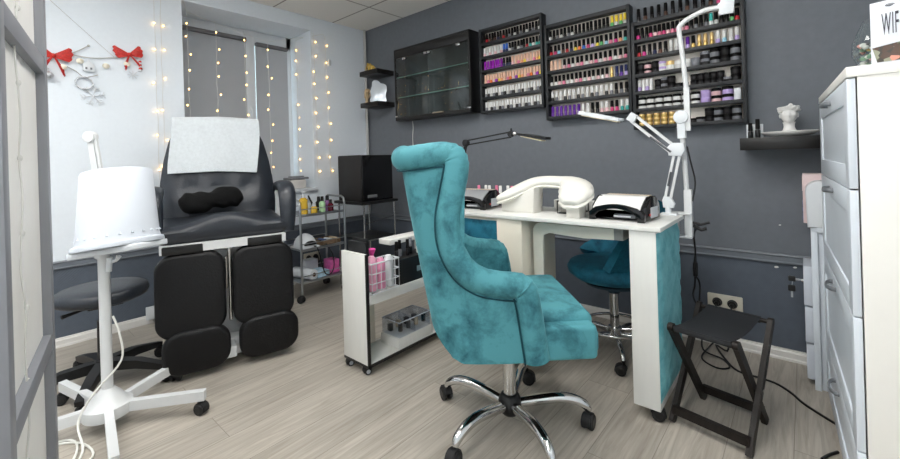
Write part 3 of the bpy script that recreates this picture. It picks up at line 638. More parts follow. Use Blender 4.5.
for px, py, sz, lab in ((776.5, 267, .009, 'pale chip in the dark grey wallpaper just below the rail, left of two'), (795, 267.5, .008, 'pale chip in the dark grey wallpaper below the rail, close to the drawer unit'), (780, 225, .005, 'tiny pale chip in the grey wallpaper above the rail')):
    q = onp(px, py, 1, -.0005); b = MB(); b.ell(q, (sz, .0012, sz*.6), seg=8, fn=lambda c: V((c.x+.3*c.z, c.y, c.z))); b.one('wall_chip', CHIP, lab, 'wall chip', q)
# ------------------------------------------------------------------ casters and star bases
def caster(parent, p, ang, r=.025, frame_m=None, name='caster', wheel=None):      # p: top of the stem, world (or local when world=False)
    b = MB(); d = V((math.cos(ang), math.sin(ang), 0)); s = V((-d.y, d.x, 0)); c = V((p[0], p[1], r))-d*.012
    for k in (-1, 1):
        b.cyl(c+s*(k*.006), c+s*(k*.022), r, r, 0, 18, bev=.004); b.cyl(c+s*(k*.022), c+s*(k*.0235), r*.6, r*.55, 1, 14)
    b.cyl((p[0], p[1], r), p, .007, mi=1, seg=8)
    def hood(u, v):
        a = -.35+u*(pi+.1); return c+d*(math.cos(a)*(r+.004))*-1+V((0, 0, math.sin(a)*(r+.004)))+s*((v-.5)*.03)
    b.grid(hood, 10, 3, thick=.003)
    return b.build(name, [RUBBER, BLACKP if wheel is None else wheel], parent)

# ------------------------------------------------------------------ pedicure chair
A = rad(-17); pf = V((math.cos(A), math.sin(A), 0)); pl_ = V((-pf.y, pf.x, 0)); PO = V((1.135, -1.857, 0))
PM = frame(PO, pf, pl_, (0, 0, 1))       # local: u forward, l to the photo's right, z up
t = thing('pedicure_chair', 'large black leather pedicure chair with split leg rests, towel over its backrest', 'chair', PO+pf*-.35)
# backrest: tapered, padded
def back_fn(front):
    def fn(u, v):      # u across 0..1, v up 0..1
        z = .72+v*.68; hw = lerp_list([.315, .325, .318, .300, .272, .228], v); a = (u-.5)*2
        z -= .035*max(0, abs(a)-.55)/.45*v**6*1.6
        uu = -.46-.17*v+.012*abs(a)**3
        thk = .10-.02*v
        k = (1-abs(a)**5)*(1-max(0, (v-.9)/.1)**3)
        dimp = sum(math.exp(-(((a-ax)/.16)**2+((v-bz)/.06)**2)) for ax in (-.5, 0, .5) for bz in (.36, .62))*.024
        fold = .006*math.sin(v*38)*k*(1 if front else 0)
        return PM @ V((uu+(thk*k-dimp+fold*.4 if front else -.03*k), a*hw, z))
    return fn
b = MB()
def whole_back(u, v):
    if u < .5: return back_fn(True)(u*2, v)
    return back_fn(False)(2-u*2, v)
b.grid(whole_back, 48, 30, closed_u=True)
bk = b.build('backrest', LEATHER, t)
# seat with raised waterfall front
def seat_fn(u, v):     # u around section (front-back loop), v across
    a = (v-.5)*2; hw = .315
    n = len(SP); q = lerp_list_v(SP+[SP[0]], u); wave = .030*math.cos(min(1, abs(a)/.8)*pi)*(1 if q[1] > .76 else 0)*(max(0, (q[0]+.5)/.5))
    e = 1-max(0, abs(a)-.86)/.14; e = math.sqrt(max(0.02, 1-(1-e)**2))
    zc = .748; return PM @ V((q[0], a*hw, zc+(q[1]-zc)*(.35+.65*e)+wave))
def lerp_list_v(a, t):
    x = t*(len(a)-1); i = min(int(x), len(a)-2); f = x-i; return (a[i][0]+(a[i+1][0]-a[i][0])*f, a[i][1]+(a[i+1][1]-a[i][1])*f)
SP = [(-.5, .69), (-.3, .69), (-.1, .69), (-.02, .693), (0, .72), (.004, .76), (-.008, .79), (-.035, .806), (-.08, .81), (-.2, .803), (-.35, .797), (-.5, .80), (-.515, .75)]
b = MB(); b.grid(seat_fn, 40, 33, closed_u=True); b.build('seat', LEATHER, t)
for l0, sg in ((.32, 1), (-.32, -1)):
    ar = MB(); pts = [PM @ V((u, l0+sg*e, z)) for u, e, z in ((-.42, .01, .915), (-.35, .012, .955), (-.24, .012, .966), (-.14, .012, .955), (-.075, .01, .90), (-.045, .005, .80), (-.03, .0, .70))]
    ar.tube(pts, [.028, .036, .040, .043, .043, .042, .038, .03], seg=14, sub=5, flat=(1.15, .62), up=pl_); a_ = ar.build('armrest', LEATHER, t)
    br = MB(); br.rectbar([PM @ V((-.40, l0-sg*.0, .93)), PM @ V((-.30, l0, .70))], .02, .035, mi=0); br.build('arm_bracket', WMETAL, a_)
for sg, l0 in ((-1, -.168), (1, .178)):
    for nm, zc, h, w_, u0, r in (('upper_leg_pad', .432, .425, .315, .0, .085), ('lower_leg_pad', .146, .225, .305, .025, .085)):
        hh = h; zz = zc
        m_ = frame(PM @ V((u0-.045, l0+(.02 if nm[0] == 'l' else 0), zz)), pl_, (pf*(-.06)*(1 if nm[0] == 'u' else -1)+V((0, 0, 1))).normalized(), pf)
        b = MB(); b.prism(rrect(w_, hh, r, 8), .07, bev=.022, seg=4, mtx=m_, sharp=60); b.build(nm, LEATHER2, t)
b = MB()
b.rectbar([PM @ V((-.01, -.30, .672)), PM @ V((-.01, .30, .672))], .03, .045)
b.box((-.45, -.22, .64), (-.05, .22, .69), mtx=PM); b.box((-.36, -.09, .12), (-.18, .09, .66), bev=.01, mtx=PM); b.box((-.48, -.24, .02), (-.1, .24, .12), bev=.015, mtx=PM); b.box((-.12, -.035, .05), (.0, .035, .11), bev=.006, mtx=PM)
b.box((-.11, -.30, .05), (-.05, .30, .10), bev=.008, mtx=PM); b.rectbar([PM @ V((-.48, 0, .7)), PM @ V((-.55, 0, .95))], .12, .03, up=pf)
for x, y in ((-.44, -.2), (-.44, .2), (-.14, -.2), (-.14, .2)): b.cyl(PM @ V((x, y, 0)), PM @ V((x, y, .03)), .025)
fr = b.build('base_frame', WMETAL, t)
b = MB()
for l0 in (-.2, .19): MB().box((-.03, l0-.09, .645), (.01, l0+.09, .69), 0, bev=.006, mtx=PM).build('hinge_cover', BLACKP, fr)
b = MB(); b.cyl(PM @ V((-.02, .012, .66)), PM @ V((-.03, .012, .25)), .010); b.cyl(PM @ V((-.02, -.005, .60)), PM @ V((-.04, -.005, .42)), .006); b.build('gas_strut', CHROME, fr)
# towel and neck cushion on it
def towel_fn(u, v):
    y = -.255+u*(.475+.02*math.sin(v*3)); s = v*.50        # v from behind over the top and down the front
    a = (y+.0)/.25
    top = 1.415-.012*abs(a)
    if v < .2: q = v/.2; p = (-.69-.01*(1-q), top-.03-.10*(1-q))
    elif v < .3: q = (v-.2)/.1; th = pi*(1-q); p = (-.607+.083*math.cos(th), top-.03+.035*math.sin(th))
    else: q = (v-.3)/.7; p = (-.524+.092*q, top-.03-.318*q)
    return PM @ V((p[0]+.004*math.sin(9*u+4*v)*v+.003*math.sin(23*u-11*v), y-.02*(v-.3)*(1-u*.4)+.006*math.sin(5*v), p[1]-.018*u*max(0, v-.3)))
b = MB(); b.grid(towel_fn, 36, 40, thick=.010, sharp=80); b.one('towel', TOWEL, 'white towel draped over the top of the pedicure chair backrest', 'towel', PM @ V((-.6, 0, 1.4)))
def cush(co):
    x = co.y/.165; k = .52+.58*abs(x)**1.2*(1 if abs(x) < .8 else 1-(abs(x)-.8)*.6)
    return V((co.x*k*.8, co.y, co.z*k+.012*math.sin(x*3.2)+.006*math.sin(x*11+co.z*60)))
b = MB(); b.ell((0, 0, 0), (.09, .168, .10), seg=30, fn=cush, mtx=PM @ MX.Translation((-.285, -.055, .893)) @ MX.Rotation(.05, 4, 'X') @ MX.Rotation(-.5, 4, 'Y'))
b.one('neck_cushion', mat('black_plush', (9, 9, 10), .9, sheen=.05, spec=.2, bump=.5, bscale=40), 'black bow-shaped neck cushion lying on the pedicure chair seat', 'cushion', PM @ V((-.3, -.085, .81)))

# ------------------------------------------------------------------ black rolling stool
sc_ = V((.80, -2.33, 0))
t = thing('rolling_stool', 'black round rolling stool behind the white wheeled stand', 'stool', sc_)
b = MB(); b.lathe([(0, .435), (.165, .435), (.185, .445), (.193, .465), (.188, .487), (.17, .499), (.10, .505), (0, .506)], c=sc_, seg=40, sharp=50); b.build('seat', LEATHER, t)
b = MB(); b.cyl(sc_+V((0, 0, .10)), sc_+V((0, 0, .33)), .027, .025); b.build('gas_column', BLACKP, t)
b = MB(); b.cyl(sc_+V((0, 0, .33)), sc_+V((0, 0, .43)), .014); b.build('piston', CHROME, t)
b = MB(); b.box(sc_+V((-.09, -.07, .41)), sc_+V((.09, .07, .437)), bev=.006); b.tube([sc_+V((.02, -.02, .42)), sc_+V((.06, -.10, .415)), sc_+V((.08, -.16, .41))], [.006, .006, .010], sub=3); b.build('mechanism', BLACKP, t)
b = MB(); b.cyl(sc_+V((0, 0, .07)), sc_+V((0, 0, .135)), .045, .036, bev=.005); b.build('hub', BLACKP, t)
for k in range(5):
    a = rad(47+72*k); d = V((math.cos(a), math.sin(a), 0)); b = MB()
    b.rectbar([sc_+d*.03+V((0, 0, .105)), sc_+d*.16+V((0, 0, .10)), sc_+d*.27+V((0, 0, .078)), sc_+d*.315+V((0, 0, .07))], [.05, .045, .038, .03], [.05, .042, .03, .022], bev=.006); l_ = b.build('leg', BLACKP, t)
    caster(l_, sc_+d*.30+V((0, 0, .068)), a+1.1+k, r=.027)

# ------------------------------------------------------------------ wheeled stand with upturned tub
lc = V((1.243, -2.388, 0))
t = thing('wheeled_stand', 'white five-legged wheeled stand with slim pole and tilted tray', 'stand', lc)
b = MB(); b.cyl(lc+V((0, 0, .14)), lc+V((0, 0, .735)), .0205, seg=24); pole = b.build('pole', WMETAL, t)
b = MB(); b.lathe([(0, .055), (.085, .055), (.088, .062), (.086, .10), (.07, .105), (.05, .135), (.024, .165), (.0205, .165)], c=lc, seg=36); b.build('hub', WMETAL, t)
for k, L_ in enumerate((.44, .375, .37, .42, .42)):
    a = rad((-7, 53, 122, 194, 262)[k]); d = V((math.cos(a), math.sin(a), 0)); b = MB()
    b.rectbar([lc+d*.07+V((0, 0, .079)), lc+d*L_+V((0, 0, .079))], .030, .042, bev=.003); l_ = b.build('leg', WMETAL, t)
    caster(l_, lc+d*(L_-.025)+V((0, 0, .056)), a+2.0+k*.7, r=.024)
b = MB(); q = lc+V((.02, .012, .70)); b.tube([q+V((-.01, 0, 0)), q+V((.025, .02, .005)), q+V((.035, .03, .025))], [.008, .006, .010], sub=3); b.cyl(q+V((.0, .0, -.04)), q+V((.005, .004, .02)), .011); b.build('clamp_screw', WPLAST, pole)
c_ = onp(118, 250, 0, 1.21); dc = (V((118, 250, 0)))
r0 = ray(72, 256.5); r1 = ray(165, 241); nrm = r1.cross(r0).normalized(); nrm = nrm if nrm.z > 0 else -nrm
dep = (lc-CAM).dot(FWD); cc = CAM+ray(119.5, 248.5)*dep
xw_ = (ray(165, 241)*dep-ray(72, 256.5)*dep); W_ = xw_.length; xw_.normalize(); yw_ = nrm.cross(xw_).normalized()
TM = frame(cc, xw_, yw_, nrm)
b = MB(); b.prism(rrect(W_*.76, .22, .05, 8), .024, bev=.004, mtx=TM @ MX.Translation((0, 0, -.014)), sharp=50)
b.cyl(lc+V((0, 0, .725)), TM @ V((-.09, 0, -.008)), .022); b.build('tray', WPLAST, t)
ht = MB()
ct = CAM+ray(111.5, 170.5)*dep; axv = (ct-cc)
bx = nrm
Rb, Rt = W_*.365, W_*.295; hgt = (ct-cc).dot(nrm); shear = (ct-cc).dot(xw_)
prof = [(Rb+.012, .011), (Rb+.014, .016), (Rb+.010, .030), (Rb, .034), (Rb-.004, .05), (Rt+.006, hgt-.012), (Rt, hgt-.003), (Rt-.01, hgt), (0, hgt+.002)]
SH = MX(((1, 0, shear/hgt, 0), (0, 1, 0, 0), (0, 0, 1, 0), (0, 0, 0, 1)))
ht.lathe(prof, seg=44, mtx=TM @ SH, sharp=40)
for k in range(22):
    a = 2*pi*k/22; p0 = V(((Rb-.003)*math.cos(a), (Rb-.003)*math.sin(a), .055)); p1 = V(((Rb-.02)*math.cos(a), (Rb-.02)*math.sin(a), .085)); ht.tube([TM @ SH @ p0, TM @ SH @ p1], [.005, .002], seg=8)
ht.one('foot_tub', mat('bluish_white_plastic', (212, 218, 227), .4, var=.02), 'white cone-shaped plastic tub upturned on the tray of the wheeled stand', 'tub', cc)
hd = MB(); g0 = CAM+ray(96, 172)*(dep+.33); g1 = CAM+ray(90.5, 137)*(dep+.33); g2 = CAM+ray(100, 250)*(dep+.33); sx = RGT
hd.rectbar([g2+V((.0, 0, -.0)), g0, g1], .03, .014, up=FWD, bev=.003); hd.rectbar([g0+sx*.028, g1+sx*.024+V((0, 0, .01))], .012, .012, up=FWD)
hd.cyl(g1-FWD*.018, g1+FWD*.018, .028, seg=22, bev=.003); hd.rectbar([g2+V((0, 0, .02)), V((lc.x, lc.y, .70))+V((.0, .0, 0))], .03, .014, up=FWD); hd.build('swing_arm', WMETAL, t)
b = MB(); pts = [lc+V((.03, .02, .47)), lc+V((.06, .035, .40)), lc+V((.05, .04, .28)), lc+V((.03, -.05, .17)), lc+V((.04, -.10, .08)), lc+V((.14, -.10, .012)), lc+V((.22, -.16, .006)), lc+V((.10, -.25, .006)), lc+V((-.02, -.20, .006)), lc+V((.05, -.10, .006)), lc+V((.2, -.08, .006)), lc+V((.25, -.2, .006)), lc+V((.12, -.33, .006)), lc+V((-.05, -.28, .006)), lc+V((.0, -.12, .006)), lc+V((.17, -.13, .012)), lc+V((.28, -.24, .006)), lc+V((.2, -.4, .006))]
b.tube(pts, .0042, seg=7, sub=5); b.one('power_cable', WCABLE, 'white cable looped on the floor around the white wheeled stand', 'cable', lc+V((.1, -.2, 0)))

# ------------------------------------------------------------------ grey framed partition in the foreground
ww = V((-.985, .177, 0)).normalized(); wn = V((.177, .985, 0)).normalized()
pp = CAM+ray(50.5, 250)*1.26; base = V((pp.x, pp.y, 0))
t = thing('partition_screen', 'grey-framed partition with white infill panels at the left edge of the photo', 'partition', base)
WQ = frame(base, ww, wn, (0, 0, 1))     # local x: away from camera, y: towards the room
for x in (0, -.62): MB().box((x, -.052, 0), (x+.05, 0, ZC-.001), bev=.002, mtx=WQ).build('post', GREYF, t)
for z0_ in (.0, .545, 1.395, 2.40):
    MB().box((-.57, -.05, z0_), (0, -.002, z0_+.05), bev=.002, mtx=WQ).build('crossbar', GREYF, t)
for z0_, z1_ in ((.05, .545), (.595, 1.395), (1.445, 2.40)):
    MB().box((-.57, -.032, z0_), (0, -.022, z1_), bev=0, mtx=WQ).build('infill_panel', PANEL, t)
b = MB(); pts = [WQ @ V((-.36+.012*math.sin(k*1.1), -.012+.003*math.sin(k*2.3), 2.3-k*.09)) for k in range(24)]; b.tube(pts, .0022, seg=6, sub=3)
for k in range(5, 23, 2): b.ell(pts[k]+WQ.to_3x3() @ V((.012, 0, .0)), (.005, .005, .008), seg=8)
b.one('string_light', WIRE, 'unlit white string light hanging over the partition panels in the foreground', 'string lights', WQ @ V((-.36, -.012, .3)))

# ------------------------------------------------------------------ steel trolley
tx0, tx1, ty0, ty1 = .24, .53, -1.095, -.69
t = thing('steel_trolley', 'three-tier steel trolley of bottles and supplies beside the pedicure chair', 'trolley', ((tx0+tx1)/2, (ty0+ty1)/2, 0))
for y in (ty0, ty1):
    b = MB(); b.tube([(tx1, y, .065), (tx1, y, .4), (tx1, y, .745), (tx1-.012, y, .785), (tx1-.045, y, .80), (tx0+.045, y, .80), (tx0+.012, y, .785), (tx0, y, .745), (tx0, y, .4), (tx0, y, .065)], .0095, seg=12); e_ = b.build('end_frame', STEEL, t)
    for x in (tx0, tx1): caster(e_, V((x, y, .066)), rad(20+x*90+y*40), r=.026)
for z in (.147, .40, .672):
    b = MB(); b.box((tx0, ty0, z), (tx1, ty1, z+.006), bev=0); b.box((tx1-.004, ty0, z-.004), (tx1+.004, ty1, z+.016)); b.box((tx0-.004, ty0, z-.004), (tx0+.004, ty1, z+.016)); s_ = b.build('shelf', STEEL, t)
    b = MB()
    for x in (tx0, tx1): b.tube([(x, ty0, z+.055), (x, ty1, z+.055)], .004, seg=8)
    b.build('rail', STEEL, s_)
def product(kind, name, c, label, cat, cols, h, r, group='bottles on the steel trolley'):
    c = V(c); o = thing(name, label, cat, c, group=group); b = MB()
    if kind == 'pump':
        b.lathe([(0, 0), (r*.95, 0), (r, .004), (r, h*.6), (r*.45, h*.7), (0, h*.7)], c=c, seg=18); b.build('body', cols[0], o)
        b = MB(); b.cyl(c+V((0, 0, h*.7)), c+V((0, 0, h*.8)), r*.5); b.cyl(c+V((0, 0, h*.8)), c+V((0, 0, h*.96)), .005); b.rectbar([c+V((-.012, -.004, h*.97)), c+V((.03, .01, h*.94))], .016, .012, bev=.003); b.build('pump', cols[1], o)
    elif kind == 'round':
        b.lathe([(0, 0), (r*.95, 0), (r, .004), (r, h*.58), (r*.5, h*.7), (0, h*.7)], c=c, seg=18); b.build('body', cols[0], o)
        b = MB(); b.lathe([(0, h*.7), (r*.55, h*.7), (r*.5, h*.98), (r*.4, h), (0, h)], c=c, seg=16); b.build('cap', cols[1], o)
    return o
YEL = mat('yellow_liquid', (226, 186, 62), .15, var=.05, coat=.4); GRN = mat('pale_green_label', (176, 216, 170), .3); PUR = mat('purple_label', (120, 72, 130), .3); DRED = mat('dark_red_liquid', (88, 24, 40), .2)
zt = .6785
product('pump', 'pump_bottle', (.42, -1.005, zt), 'yellow pump bottle with white top on the trolley', 'bottle', (YEL, WPLAST), .19, .034)
product('round', 'bottle', (.36, -.935, zt), 'white bottle with white cap, behind the yellow pump bottle', 'bottle', (WPLAST, WPLAST), .13, .032)
product('round', 'bottle', (.48, -.945, zt), 'small amber bottle in front of the white bottle on the trolley', 'bottle', (YEL, WPLAST), .085, .026)
product('round', 'bottle', (.44, -.845, zt), 'pale green bottle with black cap on the trolley', 'bottle', (GRN, BLACKP), .13, .026)
product('round', 'bottle', (.40, -.77, zt), 'purple-labelled bottle with black cap, near the right end of the trolley', 'bottle', (PUR, BLACKP), .13, .026)
product('round', 'bottle', (.47, -.785, zt), 'dark red bottle with black cap, in front of the purple one', 'bottle', (DRED, BLACKP), .10, .024)
product('round', 'bottle', (.31, -.80, zt), 'tall black bottle at the back of the trolley top', 'bottle', (BLACKP, BLACKP), .12, .026)
b = MB(); b.tube([(.43, -.915, zt+.003), (.42, -.92, zt+.06), (.40, -.95, zt+.145)], [.009, .009, .006], sub=3); b.one('hair_clip_brush', BLACKP, 'slim black brush leaning among the bottles on the trolley', 'brush', (.43, -.915, zt))
# clear box with grey lid on the sill
o = thing('storage_box', 'white translucent box with a grey lid on the window sill', 'box', (-.08, -.79, .858))
b = MB(); b.rbox((-.08, -.79, .858+.041), (.11, .15, .08), .012); b.build('body', mat('translucent_white', (214, 210, 206), .3), o); b = MB(); b.rbox((-.08, -.79, .95), (.12, .20, .022), .010); b.rbox((-.08, -.79, .965), (.08, .12, .016), .007); b.build('lid', mat('grey_lid', (118, 118, 122), .5, var=.2, vscale=60), o)
# middle tier
zt = .4065; o = thing('nail_dryer', 'white dome-shaped nail dryer on the middle tier of the trolley', 'nail dryer', (.42, -1.0, zt))
def dome(co): return V((co.x, co.y, max(0, co.z)))
b = MB(); b.ell((.42, -1.0, zt+.012), (.10, .085, .10), seg=30, fn=dome); b.box((.325, -1.08, zt), (.515, -.92, zt+.014), bev=.005); b.build('shell', WPLAST, o)
b = MB(); b.ell((.505, -1.0, zt+.03), (.02, .055, .032), seg=18, fn=dome); b.build('opening', BLACKP, o)
o = thing('tray', 'brown tray of small tools on the middle tier of the trolley', 'tray', (.40, -.79, zt))
b = MB(); b.box((.30, -.88, zt), (.49, -.71, zt+.006)); b.box((.30, -.88, zt), (.306, -.71, zt+.035)); b.box((.484, -.88, zt), (.49, -.71, zt+.035)); b.box((.30, -.88, zt), (.49, -.874, zt+.035)); b.box((.30, -.716, zt), (.49, -.71, zt+.035)); b.build('body', mat('brown_tray', (122, 100, 78), .6, var=.3, vscale=40), o)
for k, (x, y, col, lab) in enumerate(((.34, -.85, BLACKP, 'black'), (.38, -.82, mat('blue_card', (70, 96, 150), .5), 'blue'), (.42, -.79, WPLAST, 'white'), (.44, -.75, mat('beige_card', (186, 168, 140), .6), 'beige'))):
    b = MB(); b.box((x-.05, y-.01, zt+.0065), (x+.05, y+.012, zt+.03+.006*k), bev=.003); b.one('small_box', col, f'small {lab} packet lying in the brown tray on the trolley', 'packet', (x, y, zt+.006), group='packets in the brown tray')
# bottom tier
zt = .1535; o = thing('film_roll', 'white paper roll lying on the bottom tier of the trolley', 'roll', (.46, -1.02, zt))
b = MB(); b.cyl((.30, -1.03, zt+.043), (.52, -.985, zt+.043), .042, seg=26, bev=.003); b.build('paper', WPLAST, o); b = MB(); b.cyl((.5205, -.985, zt+.043), (.5225, -.9846, zt+.043), .016, seg=16); b.build('core', mat('cardboard_core', (110, 84, 64), .8), o)
b = MB(); b.rbox((.45, -.895, zt+.028), (.15, .11, .055), .015); b.one('wipes_pack', mat('blue_white_pack', (180, 212, 232), .35, var=.25, vscale=25), 'pale blue and white soft pack beside the paper roll on the trolley', 'pack', (.45, -.895, zt))
b = MB(); b.box((.36, -.80, zt), (.47, -.715, zt+.11), bev=.003); b.one('carton', mat('pink_carton', (206, 96, 160), .45, var=.2, vscale=30), 'pink carton on the bottom tier of the trolley', 'box', (.41, -.76, zt))
b = MB(); b.box((.27, -1.06, zt), (.37, -.93, zt+.0), bev=0) if False else b.rbox((.30, -.90, zt+.06), (.09, .12, .118), .008); b.one('carton', WPLAST, 'white carton standing behind the blue and white soft pack', 'box', (.30, -.90, zt))
b = MB(); b.tube([(.50, -.99, .43), (.535, -.955, .40), (.55, -.93, .27), (.552, -.90, .19), (.55, -.85, .18), (.55, -.82, .24), (.545, -.83, .34), (.50, -.86, .425)], .0045, seg=7, sub=5); b.one('power_cable', BCABLE, 'black cable looping down from the middle tier of the trolley', 'cable', (.55, -.88, .18))

# ------------------------------------------------------------------ black steriliser cabinet on its stand
ox0, ox1, oy0, oy1, oz0, oz1 = .345, .70, -.62, -.285, .748, 1.146
t = thing('equipment_stand', 'black topped stand with chrome legs under the black steriliser', 'stand', ((ox0+ox1)/2, (oy0+oy1)/2, 0))
b = MB(); b.box((ox0-.03, oy0-.03, oz0-.024), (ox1+.03, oy1+.03, oz0-.0005), bev=.003); b.build('top', BLACKP, t)
for x in (ox0, ox1+.01):
    for y in (oy0, oy1): MB().cyl((x, y, 0), (x, y, oz0-.022), .0095).build('leg', CHROME, t)
b = MB()
for x in (ox0, ox1+.01): b.cyl((x, oy0, .42), (x, oy1, .42), .006)
b.cyl((ox1+.01, oy0, .56), (ox1+.01, oy1, .60), .003, mi=0)
b.box((ox0, oy0, .425), (ox1+.01, oy1, .435), 1); b.build('lower_shelf', [CHROME, BLACKP], t)
t = thing('steriliser', 'black box-shaped steriliser cabinet standing on the chrome-legged stand', 'steriliser', ((ox0+ox1)/2, (oy0+oy1)/2, oz0))
b = MB(); b.box((ox0, oy0, oz0), (ox1-.03, oy1, oz1), bev=.01); b.build('body', mat('matte_black_case', (34, 32, 32), .55, var=.06), t)
d_ = MB().box((ox1-.028, oy0+.002, oz0+.004), (ox1, oy1-.002, oz1-.003), bev=.006).build('door', BLACKG, t)
b = MB(); b.box((ox1, oy0+.05, oz0+.03), (ox1+.003, oy0+.15, oz0+.055), bev=.001); b.build('label_plate', mat('grey_label', (104, 106, 108), .4), d_)
b = MB(); b.cyl((ox1-.01, oy0+.01, oz0+.02), (ox1-.01, oy0+.01, oz1-.02), .008); b.build('door_edge', BLACKP, d_)
# ------------------------------------------------------------------ nail desk
dx0, dx1, dy0, dy1, dz0, dz1 = 1.76, 3.07, -.965, -.545, .778, .796
t = thing('nail_desk', 'white nail desk with teal velvet panels and slab leg, on small casters', 'desk', ((dx0+dx1)/2, (dy0+dy1)/2, 0))
MB().box((dx0, dy0, dz0), (dx1, dy1, dz1), bev=.0015).build('desktop', WHITE, t)
MB().box((2.947, -.956, .052), (3.05, -.575, dz0), bev=.001).build('leg', WHITE, t)
def tuft(nx, ny, w, h, base_, ax_, up_, out_, amp=.010, depth=.02):
    base_ = V(base_)
    def fn(u, v):
        x = u*nx; y = v*ny; edge = min(1, min(u, 1-u)*14)*min(1, min(v, 1-v)*18)
        d = min(abs(((x+y) % 1)-.5), abs(((x-y) % 1)-.5)); d2 = math.hypot((x % 1)-.5, (y % 1)-.5); d3 = math.hypot(((x+.5) % 1)-.5, ((y+.5) % 1)-.5)
        g = depth-amp*math.exp(-((.5-d)/.06)**2 if d > 0 else 0)*.0
        ridge = min(abs(((x+y) % 1)), 1-abs(((x+y) % 1))); ridge2 = min((x-y) % 1, 1-((x-y) % 1)); r_ = min(ridge, ridge2)
        return base_+V(ax_)*u*w+V(up_)*v*h+V(out_)*(depth*.4*edge+(depth*.6-amp*math.exp(-(r_/.09)**2))*edge)
    b = MB(); b.grid(fn, 34, 54, thick=0, sharp=80); return b
pb = tuft(2, 3.6, .372, .685, (3.05, -.951, .083), (0, 1, 0), (0, 0, 1), (1, 0, 0), amp=.007, depth=.014)
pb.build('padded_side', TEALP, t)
MB().box((1.84, -.945, .052), (2.43, -.60, dz0), bev=.001).build('pedestal', mat('cream_laminate', (228, 220, 204), .4, var=.02), t)
MB().box((2.281, -.956, .052), (2.43, -.9445, dz0), bev=.001).build('pedestal_front', mat('cream_laminate', (228, 220, 204), .4), t)
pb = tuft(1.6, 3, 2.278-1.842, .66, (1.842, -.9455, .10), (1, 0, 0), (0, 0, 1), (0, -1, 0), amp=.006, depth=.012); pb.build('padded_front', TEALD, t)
# drawer box with rounded arch panel under the top
ol = [(2.455, .055), (2.455, .70)]+[(2.455+.045-.045*math.cos(rad(a)), .715+.045*math.sin(rad(a))) for a in (15, 30, 45, 60, 75, 90)]+[(2.86, .76), (2.86, .712), (2.72, .705), (2.545, .713), (2.515, .70), (2.508, .67), (2.508, .055)]
MB().prism([(x, z) for x, z in ol], .022, bev=.002, mtx=frame(V((0, -.865, 0)), (1, 0, 0), (0, 0, 1), (0, -1, 0))).build('arch_panel', mat('ivory_laminate', (230, 226, 214), .4, var=.02), t)
b = MB(); b.box((2.51, -.864, .72), (2.86, -.62, .775)); b.box((2.86, -.885, .712), (2.90, -.62, .776), 1, bev=.002); b.cyl((2.88, -.886, .742), (2.88, -.889, .742), .012, mi=1); b.build('under_desk_unit', [mat('ivory_laminate', (230, 226, 214), .4), mat('grey_socket', (150, 150, 148), .4)], t)
for x, y in ((3.02, -.925), (2.98, -.61), (1.90, -.91), (1.90, -.64), (2.38, -.64)): caster(t, V((x, y, .053)), rad(200), r=.026)
# hand rest
o = thing('hand_rest', 'cream padded hand rest arching over the middle of the nail desk', 'hand rest', (2.46, -.77, dz1))
pts = [V(p) for p in ((2.225, -.85, .866), (2.262, -.84, .880), (2.32, -.80, .912), (2.385, -.755, .945), (2.45, -.735, .957), (2.54, -.73, .956), (2.60, -.745, .952), (2.645, -.785, .938), (2.668, -.84, .914), (2.672, -.895, .886), (2.672, -.925, .868))]
b = MB(); b.tube(pts, [.030, .050, .060, .062, .060, .060, .068, .080, .084, .066, .030], seg=24, sub=6, flat=(.5, 1), up=(0, 0, 1)); b.build('pad', CREAM, o)
b = MB(); b.tube([p-V((0, 0, .022)) for p in pts], [.028, .050, .060, .062, .060, .060, .068, .081, .085, .067, .030], seg=24, sub=6, flat=(.22, 1), up=(0, 0, 1)); b.build('base_board', mat('ivory_board', (230, 228, 220), .45), o)
b = MB(); b.prism([(2.235, dz1), (2.43, dz1), (2.44, .93), (2.37, .905), (2.31, .872), (2.235, .845)], .10, bev=.004, mtx=frame(V((0, -.735, 0)), (1, 0, 0), (0, 0, 1), (0, -1, 0))); b.build('support', CREAM, o)
b = MB(); b.rectbar([(2.672, -.85, dz1), (2.672, -.85, .885)], .065, .075, up=(0, 1, 0), bev=.006); b.build('support', CREAM, o)
